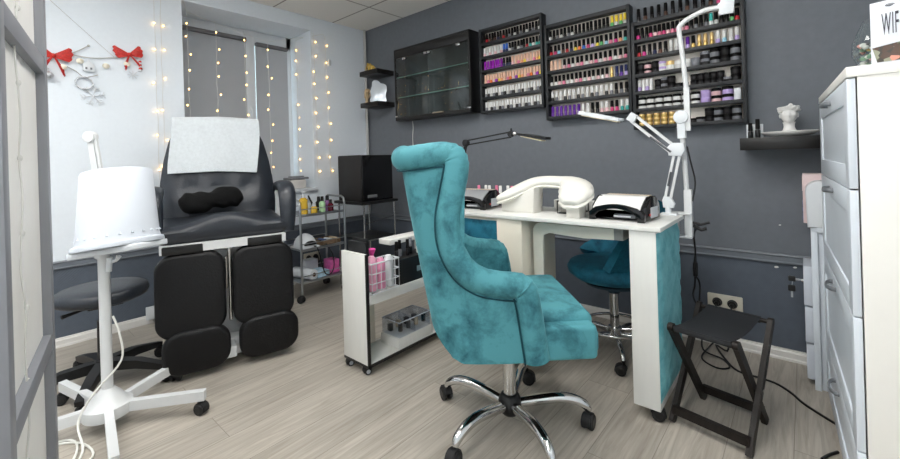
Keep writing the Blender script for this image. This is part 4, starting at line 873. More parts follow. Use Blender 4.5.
# lamp devices (dryer with a curved shell over a dark opening)
def nail_lamp(c, rot, label, shell):
    c = V(c); o = thing('nail_lamp', label, 'nail lamp', c, rot, group='nail lamps on the desk'); W = .245; D = .21; H = .106
    def shellf(off, x0, x1):
        def fn(u, v):
            a = v; y = -D/2+.01+a*(D-.02); z = H*(.40+.60*math.sin(min(1, a*1.6+.12)*pi/2)) if a < .7 else H*(1-.35*((a-.7)/.3)**2)
            return V((x0+(x1-x0)*u, y, z+off))
        return fn
    b = MB(); b.grid(shellf(0, -W/2+.012, W/2-.022), 4, 20, thick=.008); b.build('shell', shell, o, world=False)
    b = MB()
    # front arch
    outer = [(-W/2, .0), (-W/2, .035), (-W/2+.03, .058)]+[(-W/2+.03+(W-.06)*k/10, .058+.016*math.sin(pi*k/10)) for k in range(1, 10)]+[(W/2-.03, .058), (W/2, .035), (W/2, 0)]
    inner = [(W/2-.028, 0), (W/2-.03, .022)]+[(W/2-.045-(W-.09)*k/10, .036+.018*math.sin(pi*k/10)) for k in range(0, 11)]+[(-W/2+.03, .022), (-W/2+.028, 0)]
    b.prism(outer+inner, .022, bev=.002, mtx=frame(V((0, -D/2+.018, .002)), (1, 0, 0), (0, 0, 1), (0, -1, 0)))
    for sx in (-1, 1):
        x = sx*(W/2-.013); ol = [(-D/2+.02, .004), (D/2-.01, .004), (D/2-.015, H*.65), (D/2-.06, H*1.0), (-D/2+.09, H*.98), (-D/2+.03, H*.6)]
        b.prism(ol, .026, bev=.004, mtx=frame(V((x-.013, 0, 0)), (0, 1, 0), (0, 0, 1), (1, 0, 0)))
    b.box((-W/2+.02, -D/2+.03, .003), (W/2-.02, D/2-.02, .010)); b.box((-W/2+.02, D/2-.03, .003), (W/2-.02, D/2-.02, H*.62))
    b.build('base', BLACKG, o, world=False)
    b = MB(); b.box((-.02, -D/2+.03, .012), (.075, -D/2+.05, .03), bev=.003); b.box((-.02, -D/2+.028, .016), (.055, -D/2+.031, .023), 1, bev=0); b.build('inner_tray', [DSTEEL, WPLAST], o, world=False)
    b = MB()
    for k in range(12): b.box((-W/2+.03+k*.0165, D/2-.085, H-.0005), (-W/2+.042+k*.0165, D/2-.05, H+.0025), bev=.0005)
    b.build('vent_grille', mat('beige_vent', (206, 190, 172), .4, .3), o, world=False)
    b = MB(); b.box((W/2+.0001, -.03, .014), (W/2+.004, .05, .06), bev=.001); b.ell((W/2+.004, -.045, .03), (.003, .006, .006), mi=1, seg=8); b.build('side_panel', [mat('pale_grey_plastic', (196, 200, 206), .35), mat('red_button', (210, 60, 50), .4)], o, world=False)
    return o
nail_lamp((2.875, -.775, dz1), rad(-4), 'nail lamp with white curved shell at the right end of the desk', mat('white_gloss_shell', (238, 238, 236), .15, coat=.4))
nail_lamp((2.005, -.765, dz1), rad(4), 'nail lamp with silver curved shell, partly hidden by the teal armchair', mat('silver_shell', (188, 190, 194), .22, .5))
# small bottles behind the left lamp
for k in range(9):
    x = 1.90+k*.042; col = ('pink', 'palepink', 'white', 'rose', 'white', 'palepink', 'clear', 'clear', 'black')[k]
    place_bottle(x, -.595+.02*(k % 2), dz1+.0004, col, ('pink' if k % 3 == 0 else 'white') if k < 8 else 'black', f'small {CN.get(col, col)} bottle behind the silver nail lamp, {ORD[k]} from left', 'small bottles behind the silver nail lamp', 1.5)
# low white box along the back edge and black wire tray
MB().box((2.43, -.60, dz1+.0005), (2.70, -.55, dz1+.05), bev=.003).one('storage_box', WHITE, 'long low white box at the back edge of the nail desk', 'box', (2.565, -.575, dz1))
o = thing('desk_tray', 'small black wire-edged tray under the right end of the hand rest', 'tray', (2.60, -.70, dz1)); b = MB()
b.box((2.535, -.775, dz1), (2.645, -.63, dz1+.005), bev=.001)
for x in (2.537, 2.643):
    for y in (-.773, -.632): b.cyl((x, y, dz1), (x, y, dz1+.065), .003, seg=8)
b.tube([(2.537, -.773, dz1+.064), (2.643, -.773, dz1+.064), (2.643, -.632, dz1+.064), (2.537, -.632, dz1+.064)], .003, closed=True, seg=6); b.build('frame', BLACKP, o)
b = MB(); b.box((2.548, -.755, dz1+.0055), (2.63, -.645, dz1+.042), bev=.003); b.one('glass_box', mat('smoky_grey_plastic', (150, 148, 142), .2), 'smoky grey box inside the black wire tray on the desk', 'box', (2.59, -.70, dz1+.006))
# white clamped pole lamp
px_, py_ = 3.085, -.52
o = thing('pole_lamp', 'tall white pole lamp clamped to the right back corner of the desk', 'lamp', (px_, py_, dz0))
b = MB(); b.box((px_-.016, py_-.016, .69), (px_+.018, py_+.016, .915), bev=.004); b.box((px_-.08, py_-.03, dz1+.001), (px_+.016, py_+.012, dz1+.012), bev=.002); b.box((px_-.07, py_-.025, .685), (px_+.016, py_+.010, .697), bev=.002); b.cyl((px_-.045, py_-.007, .697), (px_-.045, py_-.007, dz0-.001), .007); b.build('clamp', WMETAL, o)
b = MB(); b.tube([(px_-.004, py_, .90), (px_-.010, py_, 1.05), (px_-.017, py_, 1.19)], .0115, seg=14); b.build('lower_pole', WMETAL, o)
b = MB(); b.cyl((px_-.018, py_-.02, 1.262), (px_-.018, py_+.02, 1.262), .032, seg=24, bev=.004); b.rectbar([(px_-.017, py_, 1.16), (px_-.018, py_, 1.245)], .034, .03, up=(0, 1, 0), bev=.004); b.build('joint', WPLAST, o)
b = MB(); b.rectbar([(3.093, py_, 1.195), (3.092, py_, 1.40)], .024, .018, up=(0, 1, 0), bev=.003)
b.tube([(3.092, py_, 1.39), (3.080, py_, 1.55), (3.068, py_, 1.672), (3.072, py_, 1.697), (3.092, py_, 1.714), (3.118, py_, 1.727), (3.178, py_, 1.745), (3.24, py_, 1.742)], .011, seg=12, sub=4); b.build('upper_arm', WMETAL, o)
b = MB(); b.prism([(-.030, -.035), (.026, -.035), (.036, .10), (-.012, .10)], .012, bev=.003, mtx=frame(V((3.262, py_-.02, 1.735)), (1, .1, 0), (0, 0, 1), (0, -1, 0))); b.cyl((3.245, py_-.03, 1.742), (3.245, py_+.012, 1.742), .016); b.build('lamp_head', WPLAST, o)
b = MB(); b.tube([(px_+.018, py_, .86), (px_+.03, py_+.01, .95), (px_+.012, py_+.014, 1.05), (px_+.0, py_+.012, 1.12)], .004, seg=6, sub=4); b.tube([(px_+.018, py_, .76), (px_+.05, py_, .752), (px_+.085, py_, .765)], .006, seg=8); b.tube([(px_+.018, py_, .745), (px_+.05, py_+.01, .725), (px_+.07, py_+.01, .735)], .008, seg=8); b.build('cable', BCABLE, o)
# white spring-arm magnifier lamp
o = thing('spring_arm_lamp', 'white spring-arm desk lamp folded over the desk, in front of the pole lamp', 'lamp', (3.02, -.575, dz1)); sy = -.575
def sp(px, py, y=sy): return onp(px, py, 1, y)
b = MB(); bs = sp(668, 200); b.box((bs.x-.03, sy-.02, dz1), (bs.x+.04, sy+.018, dz1+.01), bev=.002); b.cyl((bs.x, sy, dz1+.01), (bs.x, sy, dz1+.045), .013); b.prism([(-.02, 0), (.024, .0), (.03, .02), (.014, .05), (-.016, .055), (-.024, .035)], .022, bev=.003, mtx=frame(V((bs.x, sy+.011, dz1+.035)), (1, 0, 0), (0, 0, 1), (0, -1, 0))); b.build('base', WPLAST, o)
b = MB()
for d0, d1 in ((-.012, -.010), (.012, .014)):
    b.rectbar([(bs.x+d0, sy, dz1+.08), sp(677, 152)+V((d1, 0, 0))], .011, .011, up=(0, 1, 0))
b.build('lower_arm', WMETAL, o)
b = MB(); q = sp(677, 149); b.prism([(-.035, -.03), (.02, -.035), (.035, -.005), (.03, .028), (-.02, .03), (-.04, .01)], .026, bev=.004, mtx=frame(V((q.x, sy+.013, q.z)), (1, 0, 0), (0, 0, 1), (0, -1, 0))); b.build('elbow', WPLAST, o)
b = MB()
b.rectbar([sp(673, 145), sp(636, 116)], .013, .013, up=(0, 1, 0)); b.rectbar([sp(670, 152), sp(631, 121)], .013, .013, up=(0, 1, 0)); b.build('upper_arm', WMETAL, o)
for pA, pB in (((671, 152), (650, 137)), ((668, 186), (671, 172))): MB().tube([sp(*pA, sy-.014), sp(*pB, sy-.014)], .005, seg=8).build('spring', DSTEEL, o)
b = MB(); q = sp(632, 118); b.prism([(-.028, -.004), (0, .03), (.028, .008), (.008, -.028)], .026, bev=.004, mtx=frame(V((q.x, sy+.013, q.z)), (1, 0, 0), (0, 0, 1), (0, -1, 0))); b.build('head_joint', WPLAST, o)
b = MB(); h0 = sp(621, 120); h1 = sp(581, 113); dv = (h1-h0); b.rectbar([h0+V((.012, 0, .002)), h0-dv*-.02, h0+dv*.5, h1], [.02, .07, .075, .07], [.012, .016, .022, .018], bev=.005); b.build('lamp_head', WPLAST, o)
b = MB(); b.rectbar([h0+dv*.06-V((0, 0, .012)), h1-dv*.06-V((0, 0, .012))], .055, .006); b.build('diffuser', mat('cream_diffuser', (244, 226, 190), .4), o)
# black spring-arm lamp on the left
o = thing('spring_arm_lamp', 'black spring-arm desk lamp behind the teal armchair', 'lamp', (1.79, -.712, dz1)); sy2 = -.565
b = MB(); b.box((1.765, -.74, dz1), (1.82, -.685, dz1+.012), bev=.003); b.cyl((1.79, -.712, dz1+.012), (1.79, -.712, dz1+.06), .013); b.build('base', BLACKP, o)
e0 = sp(466, 143, sy2); e1 = sp(511, 134, sy2); b = MB()
for dx_ in (-.011, .011): b.rectbar([(1.79+dx_, -.712, dz1+.05), e0+V((dx_*.6, 0, -.01))], .009, .009, up=(0, 1, 0))
b.build('lower_arm', BLACKP, o)
b = MB(); b.cyl(e0+V((0, -.014, 0)), e0+V((0, .014, 0)), .024, seg=18, bev=.003); b.build('elbow', BLACKP, o)
b = MB(); b.rectbar([e0+V((0, 0, .014)), e1+V((-.008, 0, .012))], .009, .009, up=(0, 1, 0)); b.rectbar([e0+V((.01, 0, -.014)), e1+V((-.002, 0, -.020))], .009, .009, up=(0, 1, 0)); b.build('upper_arm', BLACKP, o)
b = MB(); b.cyl(e1+V((0, -.014, 0)), e1+V((0, .014, 0)), .018, seg=16); b.rectbar([e1, e1+V((.002, 0, .035))], .007, .007, up=(0, 1, 0)); b.ell(e1+V((.026, 0, 0)), (.018, .016, .014), mi=1); b.build('head_joint', [BLACKP, CHROME], o)
h0 = sp(521, 134.5, sy2); h1 = sp(548, 138.5, sy2); b = MB(); b.rectbar([e1+V((.03, 0, 0)), h0], .012, .010); b.rectbar([h0, h1], .07, .014, bev=.004); b.build('lamp_head', BLACKP, o)
b = MB(); b.rectbar([h0+V((.012, 0, -.011)), h1+V((-.03, 0, -.011))], .055, .006); b.build('diffuser', mat('cream_diffuser', (244, 226, 190), .4), o)

# ------------------------------------------------------------------ teal stool behind the desk
tc_ = V((2.70, -.455, 0)); t = thing('swivel_stool', 'deep teal velvet stool with low back and chrome foot ring, behind the desk', 'stool', tc_)
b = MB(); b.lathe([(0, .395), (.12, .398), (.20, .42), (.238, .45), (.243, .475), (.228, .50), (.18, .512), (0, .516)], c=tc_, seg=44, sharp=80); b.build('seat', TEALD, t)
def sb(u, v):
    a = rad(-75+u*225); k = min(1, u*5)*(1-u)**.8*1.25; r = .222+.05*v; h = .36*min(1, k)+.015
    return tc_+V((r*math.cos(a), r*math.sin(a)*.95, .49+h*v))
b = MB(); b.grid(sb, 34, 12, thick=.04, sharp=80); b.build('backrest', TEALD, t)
b = MB(); b.lathe([(0, .36), (.06, .36), (.15, .385), (.16, .40), (0, .40)], c=tc_, seg=28); b.cyl(tc_+V((0, 0, .335)), tc_+V((0, 0, .37)), .03); b.build('seat_plate', mat('dark_teal_base', (16, 52, 68), .6), t)
b = MB(); b.cyl(tc_+V((0, 0, .10)), tc_+V((0, 0, .345)), .024, seg=20); b.build('gas_column', CHROME, t)
b = MB(); b.tube([tc_+V((.165*math.cos(k*pi/16), .165*math.sin(k*pi/16), .155)) for k in range(32)], .0085, closed=True, seg=10)
for k in range(4):
    a = k*pi/2+.3; d = V((math.cos(a), math.sin(a), 0)); b.cyl(tc_+d*.022+V((0, 0, .135)), tc_+d*.163+V((0, 0, .155)), .006)
b.build('foot_ring', CHROME, t)
b = MB(); b.cyl(tc_+V((0, 0, .075)), tc_+V((0, 0, .15)), .036, bev=.004); b.build('hub', CHROME, t)
for k in range(5):
    a = rad(-62+72*k); d = V((math.cos(a), math.sin(a), 0)); b = MB(); b.tube([tc_+d*.02+V((0, 0, .105)), tc_+d*.12+V((0, 0, .11)), tc_+d*.20+V((0, 0, .095)), tc_+d*.235+V((0, 0, .068))], [.016, .015, .013, .010], seg=12, sub=3); l_ = b.build('leg', CHROME, t)
    caster(l_, tc_+d*.235+V((0, 0, .072)), a+1.3, r=.026)

# ------------------------------------------------------------------ teal wing chair
CA = rad(43); O_ = V((2.572, -1.318, 0)); t = thing('wing_chair', 'teal velvet wing-back armchair on a chrome five-star swivel base', 'chair', O_, CA)
# local: x forward, y away from the camera, z up
def side_rim():      # near side from the arm front up over the arm and wing to the back: rim (x, y, z) and foot (x, y)
    R_ = [(.075, -.312, .41), (.064, -.312, .50), (.050, -.312, .60), (.036, -.310, .655), (.004, -.308, .683), (-.06, -.305, .692), (-.125, -.300, .706), (-.183, -.295, .745), (-.214, -.288, .81), (-.219, -.280, .89), (-.203, -.272, .97), (-.186, -.265, 1.05), (-.186, -.258, 1.095), (-.208, -.250, 1.130), (-.26, -.245, 1.143), (-.33, -.238, 1.138), (-.385, -.222, 1.132), (-.412, -.185, 1.131), (-.424, -.12, 1.135), (-.428, -.05, 1.138)]
    F_ = [(.075, -.312), (.068, -.313), (.055, -.313), (.045, -.313), (.02, -.313), (-.03, -.312), (-.07, -.311), (-.105, -.309), (-.135, -.307), (-.16, -.305), (-.18, -.302), (-.20, -.298), (-.215, -.293), (-.235, -.285), (-.255, -.272), (-.275, -.255), (-.292, -.23), (-.305, -.19), (-.312, -.12), (-.315, -.05)]
    return R_, F_
R_, F_ = side_rim()
def foot_z(x): return .405 if x > -.2 else .405+.12*((-x-.2)/.12)**1.6
R_ = [(x+(.008 if x < -.15 else 0), y, z) for x, y, z in R_]
RIM = [V(p) for p in R_]+[V((x, -y, z)) for x, y, z in R_[::-1]]
FOOT = [V((x, y, foot_z(x))) for x, y in F_]+[V((x, -y, foot_z(x))) for x, y in F_[::-1]]
rimS = spline(RIM, 5); footS = spline(FOOT, 5); nn = len(rimS)
def shell_n(p):
    n = V((0, -1 if p.y < 0 else 1, 0)) if p.x > -.25 else V((min(0, p.x+.25)*1.6, p.y*.9, 0))
    return n.normalized()
def shell_pt(u, v, off=0):
    i = u*(nn-1); k = min(int(i), nn-2); f = i-k
    r = rimS[k].lerp(rimS[k+1], f); q = footS[k].lerp(footS[k+1], f); p = q.lerp(r, v)
    return p+shell_n(p)*(.004*math.sin(pi*v)+off)
b = MB(); b.grid(lambda u, v: shell_pt(u, v*.985), nn, 26, thick=0, sharp=80); b.build('outer_shell', TEAL, t, world=False)
def inner(u, v):
    p = shell_pt(u, v, -.07); return V((p.x, p.y, max(p.z-.02, .46)))
b = MB(); b.grid(inner, nn, 26, sharp=80); b.build('inner_back', TEAL, t, world=False)
wp = []; wr = []
for k in range(nn):
    T = (rimS[min(nn-1, k+1)]-rimS[max(0, k-1)]).normalized(); N_ = shell_n(rimS[k]); I_ = N_.cross(T); I_ = I_.normalized()
    corner = math.exp(-((rimS[k].z-1.11)/.045)**2-((rimS[k].x+.2)/.05)**2)+math.exp(-((rimS[k].z-.67)/.04)**2-((rimS[k].x-.03)/.05)**2)
    wp.append(rimS[k]-N_*.020+I_*.030); wr.append(.0455*(1+.012*math.sin(k*1.9)+.05*corner*math.sin(k*2.3)))
b = MB(); b.tube(wp, wr, seg=20); b.build('rolled_edge', TEAL, t, world=False)
# thin tube coloured dark as the shade in the seam crease beside the roll
b = MB(); b.tube([rimS[k]-shell_n(rimS[k])*(-.006)+I2*.074 for k, I2 in [(k, shell_n(rimS[k]).cross((rimS[min(nn-1, k+1)]-rimS[max(0, k-1)]).normalized()).normalized()) for k in range(nn)]], .0030, seg=8); b.build('seam_shade', velvet('teal_seam_shade', (10, 46, 54), (18, 66, 76)), t, world=False)
# seat
b = MB(); b.rbox((.015, 0, .445), (.52, .545, .085), .02); b.rbox((.0, 0, .50), (.53, .50, .08), .03, puff=.015)
b.build('seat_cushion', TEAL, t, world=False)
b = MB(); b.rbox((.157, 0, .455), (.205, .60, .118), .018); b.build('seat_front', TEAL, t, world=False)
b = MB(); b.box((-.17, -.25, .385), (.20, .25, .405), bev=.004); b.build('seat_board', mat('black_felt', (20, 20, 22), .9), t, world=False)
b = MB(); b.box((-.10, -.09, .355), (.10, .09, .386), bev=.008); b.cyl((0, 0, .33), (0, 0, .36), .04); b.build('mechanism', BLACKP, t, world=False)
b = MB(); b.cyl((0, 0, .10), (0, 0, .345), .0265, seg=26); b.build('gas_column', mat('satin_silver', (196, 194, 190), .25, .9), t, world=False)
b = MB(); b.lathe([(0, .045), (.03, .045), (.045, .06), (.05, .08), (.047, .105), (.036, .125), (.03, .13), (0, .13)], seg=28); b.build('hub', BLACKP, t, world=False)
for k in range(5):
    a = rad((-8, 66, 144, 221, 286)[k]); d = V((math.cos(a), math.sin(a), 0)); b = MB()
    b.tube([d*.03+V((0, 0, .088)), d*.12+V((0, 0, .105)), d*.20+V((0, 0, .115)), d*.26+V((0, 0, .108)), d*.30+V((0, 0, .088)), d*.315+V((0, 0, .066))], [.020, .021, .021, .020, .018, .014], seg=16, sub=4, flat=(1, .9)); l_ = b.build('leg', CHROME, t, world=False)
    m_ = WM[t.name]; caster(l_, m_ @ (d*.315+V((0, 0, .068))), a+CA+1.0+.8*k, r=.030)

# ------------------------------------------------------------------ white slim cart
kx0, kx1, ky0, ky1 = 1.607, 1.814, -1.455, -.70; BLK = mat('black_edge_band', (22, 20, 20), .45); BT = .052
t = thing('slim_cart', 'white slim roll-out cart with black edges standing left of the teal armchair', 'cart', ((kx0+kx1)/2, (ky0+ky1)/2, 0))
MB().box((kx0, ky0, BT), (kx1-.004, ky0+.018, .618), bev=.001).build('front_panel', WHITE, t)
b = MB(); b.box((kx1-.004, ky0-.0005, BT-.002), (kx1+.002, ky0+.018, .619), bev=.0005); b.box((kx0, ky0-.0008, BT-.012), (kx1+.002, ky0+.018, BT+.002), bev=.0005); b.box((kx1-.003, ky0, BT-.012), (kx1+.002, ky1, BT+.003), bev=.0005); b.build('edge_band', BLK, t)
MB().box((kx0, ky0+.018, BT-.010), (kx1-.003, ky1, BT+.006), bev=.001).build('bottom_board', WHITE, t)
MB().box((kx0, ky0+.018, BT+.006), (kx0+.016, ky0+.20, .41), bev=.001).build('side_panel', mat('cream_laminate', (228, 220, 204), .4), t)
MB().box((kx0, ky1-.018, BT), (kx1, ky1, .618), bev=.001).build('rear_panel', WHITE, t)
MB().box((kx0, ky0+.018, .355), (kx1, ky1-.018, .405), bev=.001).build('middle_shelf', WHITE, t)
MB().box((kx0-.002, ky0+.26, .608), (kx0+.10, ky1, .638), bev=.002).build('top_ledge', WHITE, t)
for x in (kx0+.03, kx1-.03):
    for y in (ky0+.03, ky1-.05): caster(t, V((x, y, BT-.010)), rad(70), r=.0185, wheel=mat('clear_caster', (168, 172, 176), .25))
bk_ = thing('wire_basket', 'white wire basket of pink gloves hanging on the slim cart', 'basket', (kx1-.08, ky0+.10, .406)); b = MB(); bz0, bz1 = .408, .565; c0 = (kx1-.085, ky0+.03); c1 = (kx1+.012, ky0+.215)
for z in (bz0+.003, bz0+.055, bz0+.105, bz1): b.tube([(c0[0], c0[1], z), (c1[0], c0[1], z), (c1[0], c1[1], z), (c0[0], c1[1], z)], .0030 if z < bz1 else .0045, closed=True, seg=6)
for k in range(7):
    y = c0[1]+(c1[1]-c0[1])*k/6
    for x in (c0[0], c1[0]): b.cyl((x, y, bz0), (x, y, bz1), .0022, seg=6)
for k in range(4):
    x = c0[0]+(c1[0]-c0[0])*k/3
    for y in (c0[1], c1[1]): b.cyl((x, y, bz0), (x, y, bz1), .0022, seg=6)
    b.cyl((x, c0[1], bz0+.003), (x, c1[1], bz0+.003), .0022, seg=6)
b.build('wire_frame', WPLAST, bk_)
PINK = mat('pink_plastic', (238, 172, 198), .4, var=.08); HOT = mat('hot_pink', (240, 80, 170), .4)
for k, (y, h, col, lab) in enumerate(((-1.385, .18, PINK, 'tall pink glove roll at the front of the wire basket'), (-1.327, .16, mat('mid_pink_plastic', (234, 154, 188), .4, var=.08), 'pink glove roll in the middle of the wire basket'), (-1.269, .165, WPLAST, 'white glove roll at the back of the wire basket'))):
    x = kx1-.04; b = MB(); b.lathe([(0, 0), (.024, 0), (.027, .004), (.028, h*.7), (.025, h*.9), (.014, h), (0, h)], c=(x, y, bz0+.006), seg=16); b.one('glove_roll', col, lab, 'glove roll', (x, y, bz0+.006), group='rolls in the wire basket')
o = thing('hand_cream_bottle', 'hot pink flared bottle sticking out of the wire basket', 'bottle', (kx1-.065, -1.30, bz0+.006)); b = MB(); b.lathe([(0, 0), (.016, 0), (.016, .15), (.010, .168), (.022, .198), (.02, .203), (0, .20)], c=(kx1-.100, -1.335, bz0+.006), seg=18); b.build('body', HOT, o)
for k, (dx_, dz_, dr, lab) in enumerate(((0, .18, 0, 'black tablet case standing upright in the slim cart, nearer one'), (-.04, .205, .04, 'black board standing upright in the slim cart, behind the tablet case'))):
    b = MB(); b.box((kx0+.02, ky0+.026+.03*k, .406), (kx1-.03-.03*k, ky0+.042+.03*k, .672+.012*k), bev=.003); b.one('tablet_case' if k == 0 else 'clip_board', mat('black_case', (16, 17, 19), .5), lab, 'board', (kx0+.07, ky0+.035+.03*k, .406))
b = MB(); b.box((kx1-.14, -1.225, .406), (kx1-.004, -.93, .545), bev=.003); b.box((kx1-.0045, -1.09, .455), (kx1-.002, -.99, .485), 1, bev=0); b.one('storage_box', [mat('black_case', (16, 17, 19), .5), mat('teal_grey_label', (120, 140, 146), .5)], 'black box with a grey label on the middle shelf of the slim cart', 'box', (kx1-.07, -1.08, .406))
for k in range(8):
    y = -1.20+k*.042; col = ('dark', 'grey', 'dark', 'black', 'clear', 'dark', 'black', 'dark')[k]
    place_bottle(kx1-.05-.02*(k % 2), y, .5455, col, 'black' if k != 3 else 'grey', f'{col} bottle standing on the black box in the slim cart, {ORD[k]} from front', 'bottles on the black box in the cart', 1.15)
MB().box((kx0+.045, ky0+.215, BT+.0062), (kx1-.006, -.98, BT+.062), bev=.002).one('storage_tray', WHITE, 'white shallow tray on the bottom board of the slim cart', 'tray', (1.72, -1.1, BT+.006))
CLR = glass('clear_plastic', (226, 232, 240), .10, .08); o = thing('organiser_box', 'clear compartment box of small parts on the white tray in the slim cart', 'box', (1.72, -1.11, BT+.063))
z0_, z1_ = BT+.0625, BT+.145; x_ = (kx0+.05, kx1-.01); y_ = (ky0+.225, -.99)
def quad(mb, a, b_, c, d): 
    t_ = bmesh.new(); t_.faces.new([t_.verts.new(V(q)) for q in (a, b_, c, d)]); mb.add(t_, 0, smooth=False)
b = MB()
for x in x_: quad(b, (x, y_[0], z0_), (x, y_[1], z0_), (x, y_[1], z1_), (x, y_[0], z1_))
for k in (0, 2, 4): y = y_[0]+(y_[1]-y_[0])*k/4; quad(b, (x_[0], y, z0_), (x_[1], y, z0_), (x_[1], y, z1_), (x_[0], y, z1_))
b.build('body', CLR, o)
b = MB(); b.tube([(x_[0], y_[0], z1_), (x_[1], y_[0], z1_), (x_[1], y_[1], z1_), (x_[0], y_[1], z1_)], .003, closed=True, seg=6); b.build('rim', mat('clear_rim', (176, 184, 196), .3), o)
b = MB(); quad(b, (x_[0], y_[0], z1_+.002), (x_[1], y_[0], z1_+.002), (x_[1], y_[1], z1_+.002), (x_[0], y_[1], z1_+.002)); b.build('lid', CLR, o)
for k in range(8):
    y = y_[0]+.03+k*.031; x = x_[0]+.035+(k % 2)*.05; col = (DSTEEL, BLACKP, mat('beige_card', (186, 168, 140), .6))[k % 3]
    b = MB(); (b.cyl((x, y, z0_+.0045), (x, y, z0_+.045), .013, seg=14) if k % 2 else b.rbox((x, y, z0_+.025), (.03, .022, .04), .004)); b.one('small_part', col, f'small grey tool head in the clear compartment box, {ORD[k]} from front', 'tool part', (x, y, z0_+.0045), group='parts in the clear compartment box')
# ------------------------------------------------------------------ folding stool
fo = V((3.078, -.905, 0)); wa = V((.983, -.184, 0)); da = V((.184, .983, 0)); FM = frame(fo, wa, da, (0, 0, 1)); W_ = .262
DKW = mat('dark_stained_wood', (29, 24, 21), .5, spec=.3, var=.25, vscale=7, bump=.1, bscale=24, stretch=(10, 10, 1.5))
t = thing('folding_stool', 'dark wooden folding stool with a black fabric seat beside the desk leg', 'stool', fo+wa*.13+da*.14)
def lg(x, b0, b1, ztop=.405): 
    b = MB(); d = (V((x, b1, ztop))-V((x, b0, 0))).normalized(); b.rectbar([FM @ V((x, b0, .002)), FM @ V((x, b1, ztop))], .018, .032, up=wa.cross(FM.to_3x3() @ d), bev=.004)
    for (yy, zz) in ((b1, ztop),): b.cyl(FM @ V((x-.009, yy, zz-.004)), FM @ V((x+.009, yy, zz-.004)), .016, seg=16)
    return b
for x, xi in ((0, .02), (W_, W_-.02)):
    lg(x, .0, .305).build('leg', DKW, t); lg(xi, .275, -.03).build('leg', DKW, t)
for (y, z, x0_, x1_, n_) in ((.012, .05, 0, W_, 'stretcher'), (.262, .05, .02, W_-.02, 'stretcher')):
    b = MB(); b.rectbar([FM @ V((x0_, y, z)), FM @ V((x1_, y, z))], .022, .03, bev=.003); b.build(n_, DKW, t)
for (y, x0_, x1_) in ((.303, 0, W_), (-.028, .02, W_-.02)):
    b = MB(); b.cyl(FM @ V((x0_-.009, y, .400)), FM @ V((x1_+.009, y, .400)), .009, seg=12); b.build('seat_rail', DKW, t)
def sf(u, v): return FM @ V((.034+u*(W_-.068), -.038+v*.351, .4115-.016*math.sin(pi*v)*(1-.15*math.sin(pi*u))))
b = MB(); b.grid(sf, 12, 26, thick=.003, sharp=80)
for y in (-.028, .303): b.cyl(FM @ V((.034, y, .400)), FM @ V((W_-.034, y, .400)), .0125, seg=14)
b.build('seat', mat('black_canvas', (26, 28, 32), .75, var=.08, bump=.2, bscale=300), t)
for x in (-.0095, W_+.0095):
    b = MB(); b.cyl(FM @ V((x, .139, .19)), FM @ V((x+(.002 if x > 0 else -.002), .139, .19)), .006, seg=12); b.build('bolt', CHROME, t)

# ------------------------------------------------------------------ dresser
a = rad(2.5); dN = V((3.600, -1.164, 0)); DM = MX.Translation(dN) @ MX.Rotation(a, 4, 'Z'); L_ = .86; D_ = .50
t = thing('dresser', 'tall cream white four-drawer dresser filling the right edge of the photo', 'dresser', dN, a)
b = MB(); b.box((.0215, 0, 0), (D_, .018, 1.288), bev=.001); b.box((.0215, L_-.018, 0), (D_, L_, 1.288), bev=.001); b.box((D_-.012, .018, .03), (D_-.004, L_-.018, 1.288), bev=0); b.box((.03, .018, .03), (D_-.012, L_-.018, .06), bev=0); b.build('carcass', DRESS, t, world=False)
MB().box((-.0015, -.004, 1.288), (D_, L_+.004, 1.316), bev=.002).build('top', DRESS, t, world=False)
for z0_, z1_ in ((.03, .258), (.262, .628), (.632, .978), (.982, 1.284)):
    dr = MB(); y0_, y1_ = .001, L_-.001
    dr.box((.005, y0_+.06, z0_+.055), (.012, y1_-.06, z1_-.055), 0, bev=0)
    for lo, hi in (((0, y0_, z0_), (.018, y0_+.07, z1_)), ((0, y1_-.07, z0_), (.018, y1_, z1_)), ((0, y0_+.06, z0_), (.018, y1_-.06, z0_+.065)), ((0, y0_+.06, z1_-.065), (.018, y1_-.06, z1_))): dr.box(lo, hi, 0, bev=.0015)
    d_ = dr.build('drawer', DRESSF, t, world=False); hz = z1_-.033; hy = .46
    h = MB(); h.tube([(.001, hy-.055, hz), (-.010, hy-.052, hz), (-.020, hy-.03, hz-.001), (-.023, hy, hz-.002), (-.020, hy+.03, hz-.001), (-.010, hy+.052, hz), (.001, hy+.055, hz)], .0055, seg=10, sub=4, flat=(1.5, .7), up=(0, 0, 1)); h.build('handle', mat('grey_handle', (118, 121, 126), .35), d_, world=False)
# glass bowl with stones
PZ = 1.3165; bc = DM @ V((.098, .135, PZ)); 
t = thing('glass_bowl', 'round glass bowl of coloured pebbles on the dresser, half behind the sign', 'bowl', bc)
b = MB(); b.lathe([(.0, .0), (.035, .0), (.060, .02), (.072, .05), (.070, .085), (.055, .125), (.047, .145)], c=bc, seg=36); b.build('glass_body', glass('bowl_glass', (244, 249, 249), .02, 0), t)
PEB = [mat('pebble_'+n, c, .5, var=.15) for n, c in (('white', (226, 224, 218)), ('grey', (136, 140, 142)), ('green', (126, 158, 130)), ('ochre', (206, 170, 92)), ('pink', (222, 156, 150)), ('dark', (74, 72, 70)))]
b = MB()
for k in range(150):
    z = random.uniform(.012, .078); rm = .048 if z < .025 else .058 if z < .04 else .061; r_ = rm*math.sqrt(random.random()); q = random.uniform(0, 2*pi)
    b.ell(bc+V((r_*math.cos(q), r_*math.sin(q), z)), (random.uniform(.006, .009), random.uniform(.006, .009), random.uniform(.005, .007)), mi=random.choice((0, 0, 1, 1, 2, 3, 4, 5)), seg=7)
pe = b.build('pebbles', PEB, t); pe['kind'] = 'stuff'
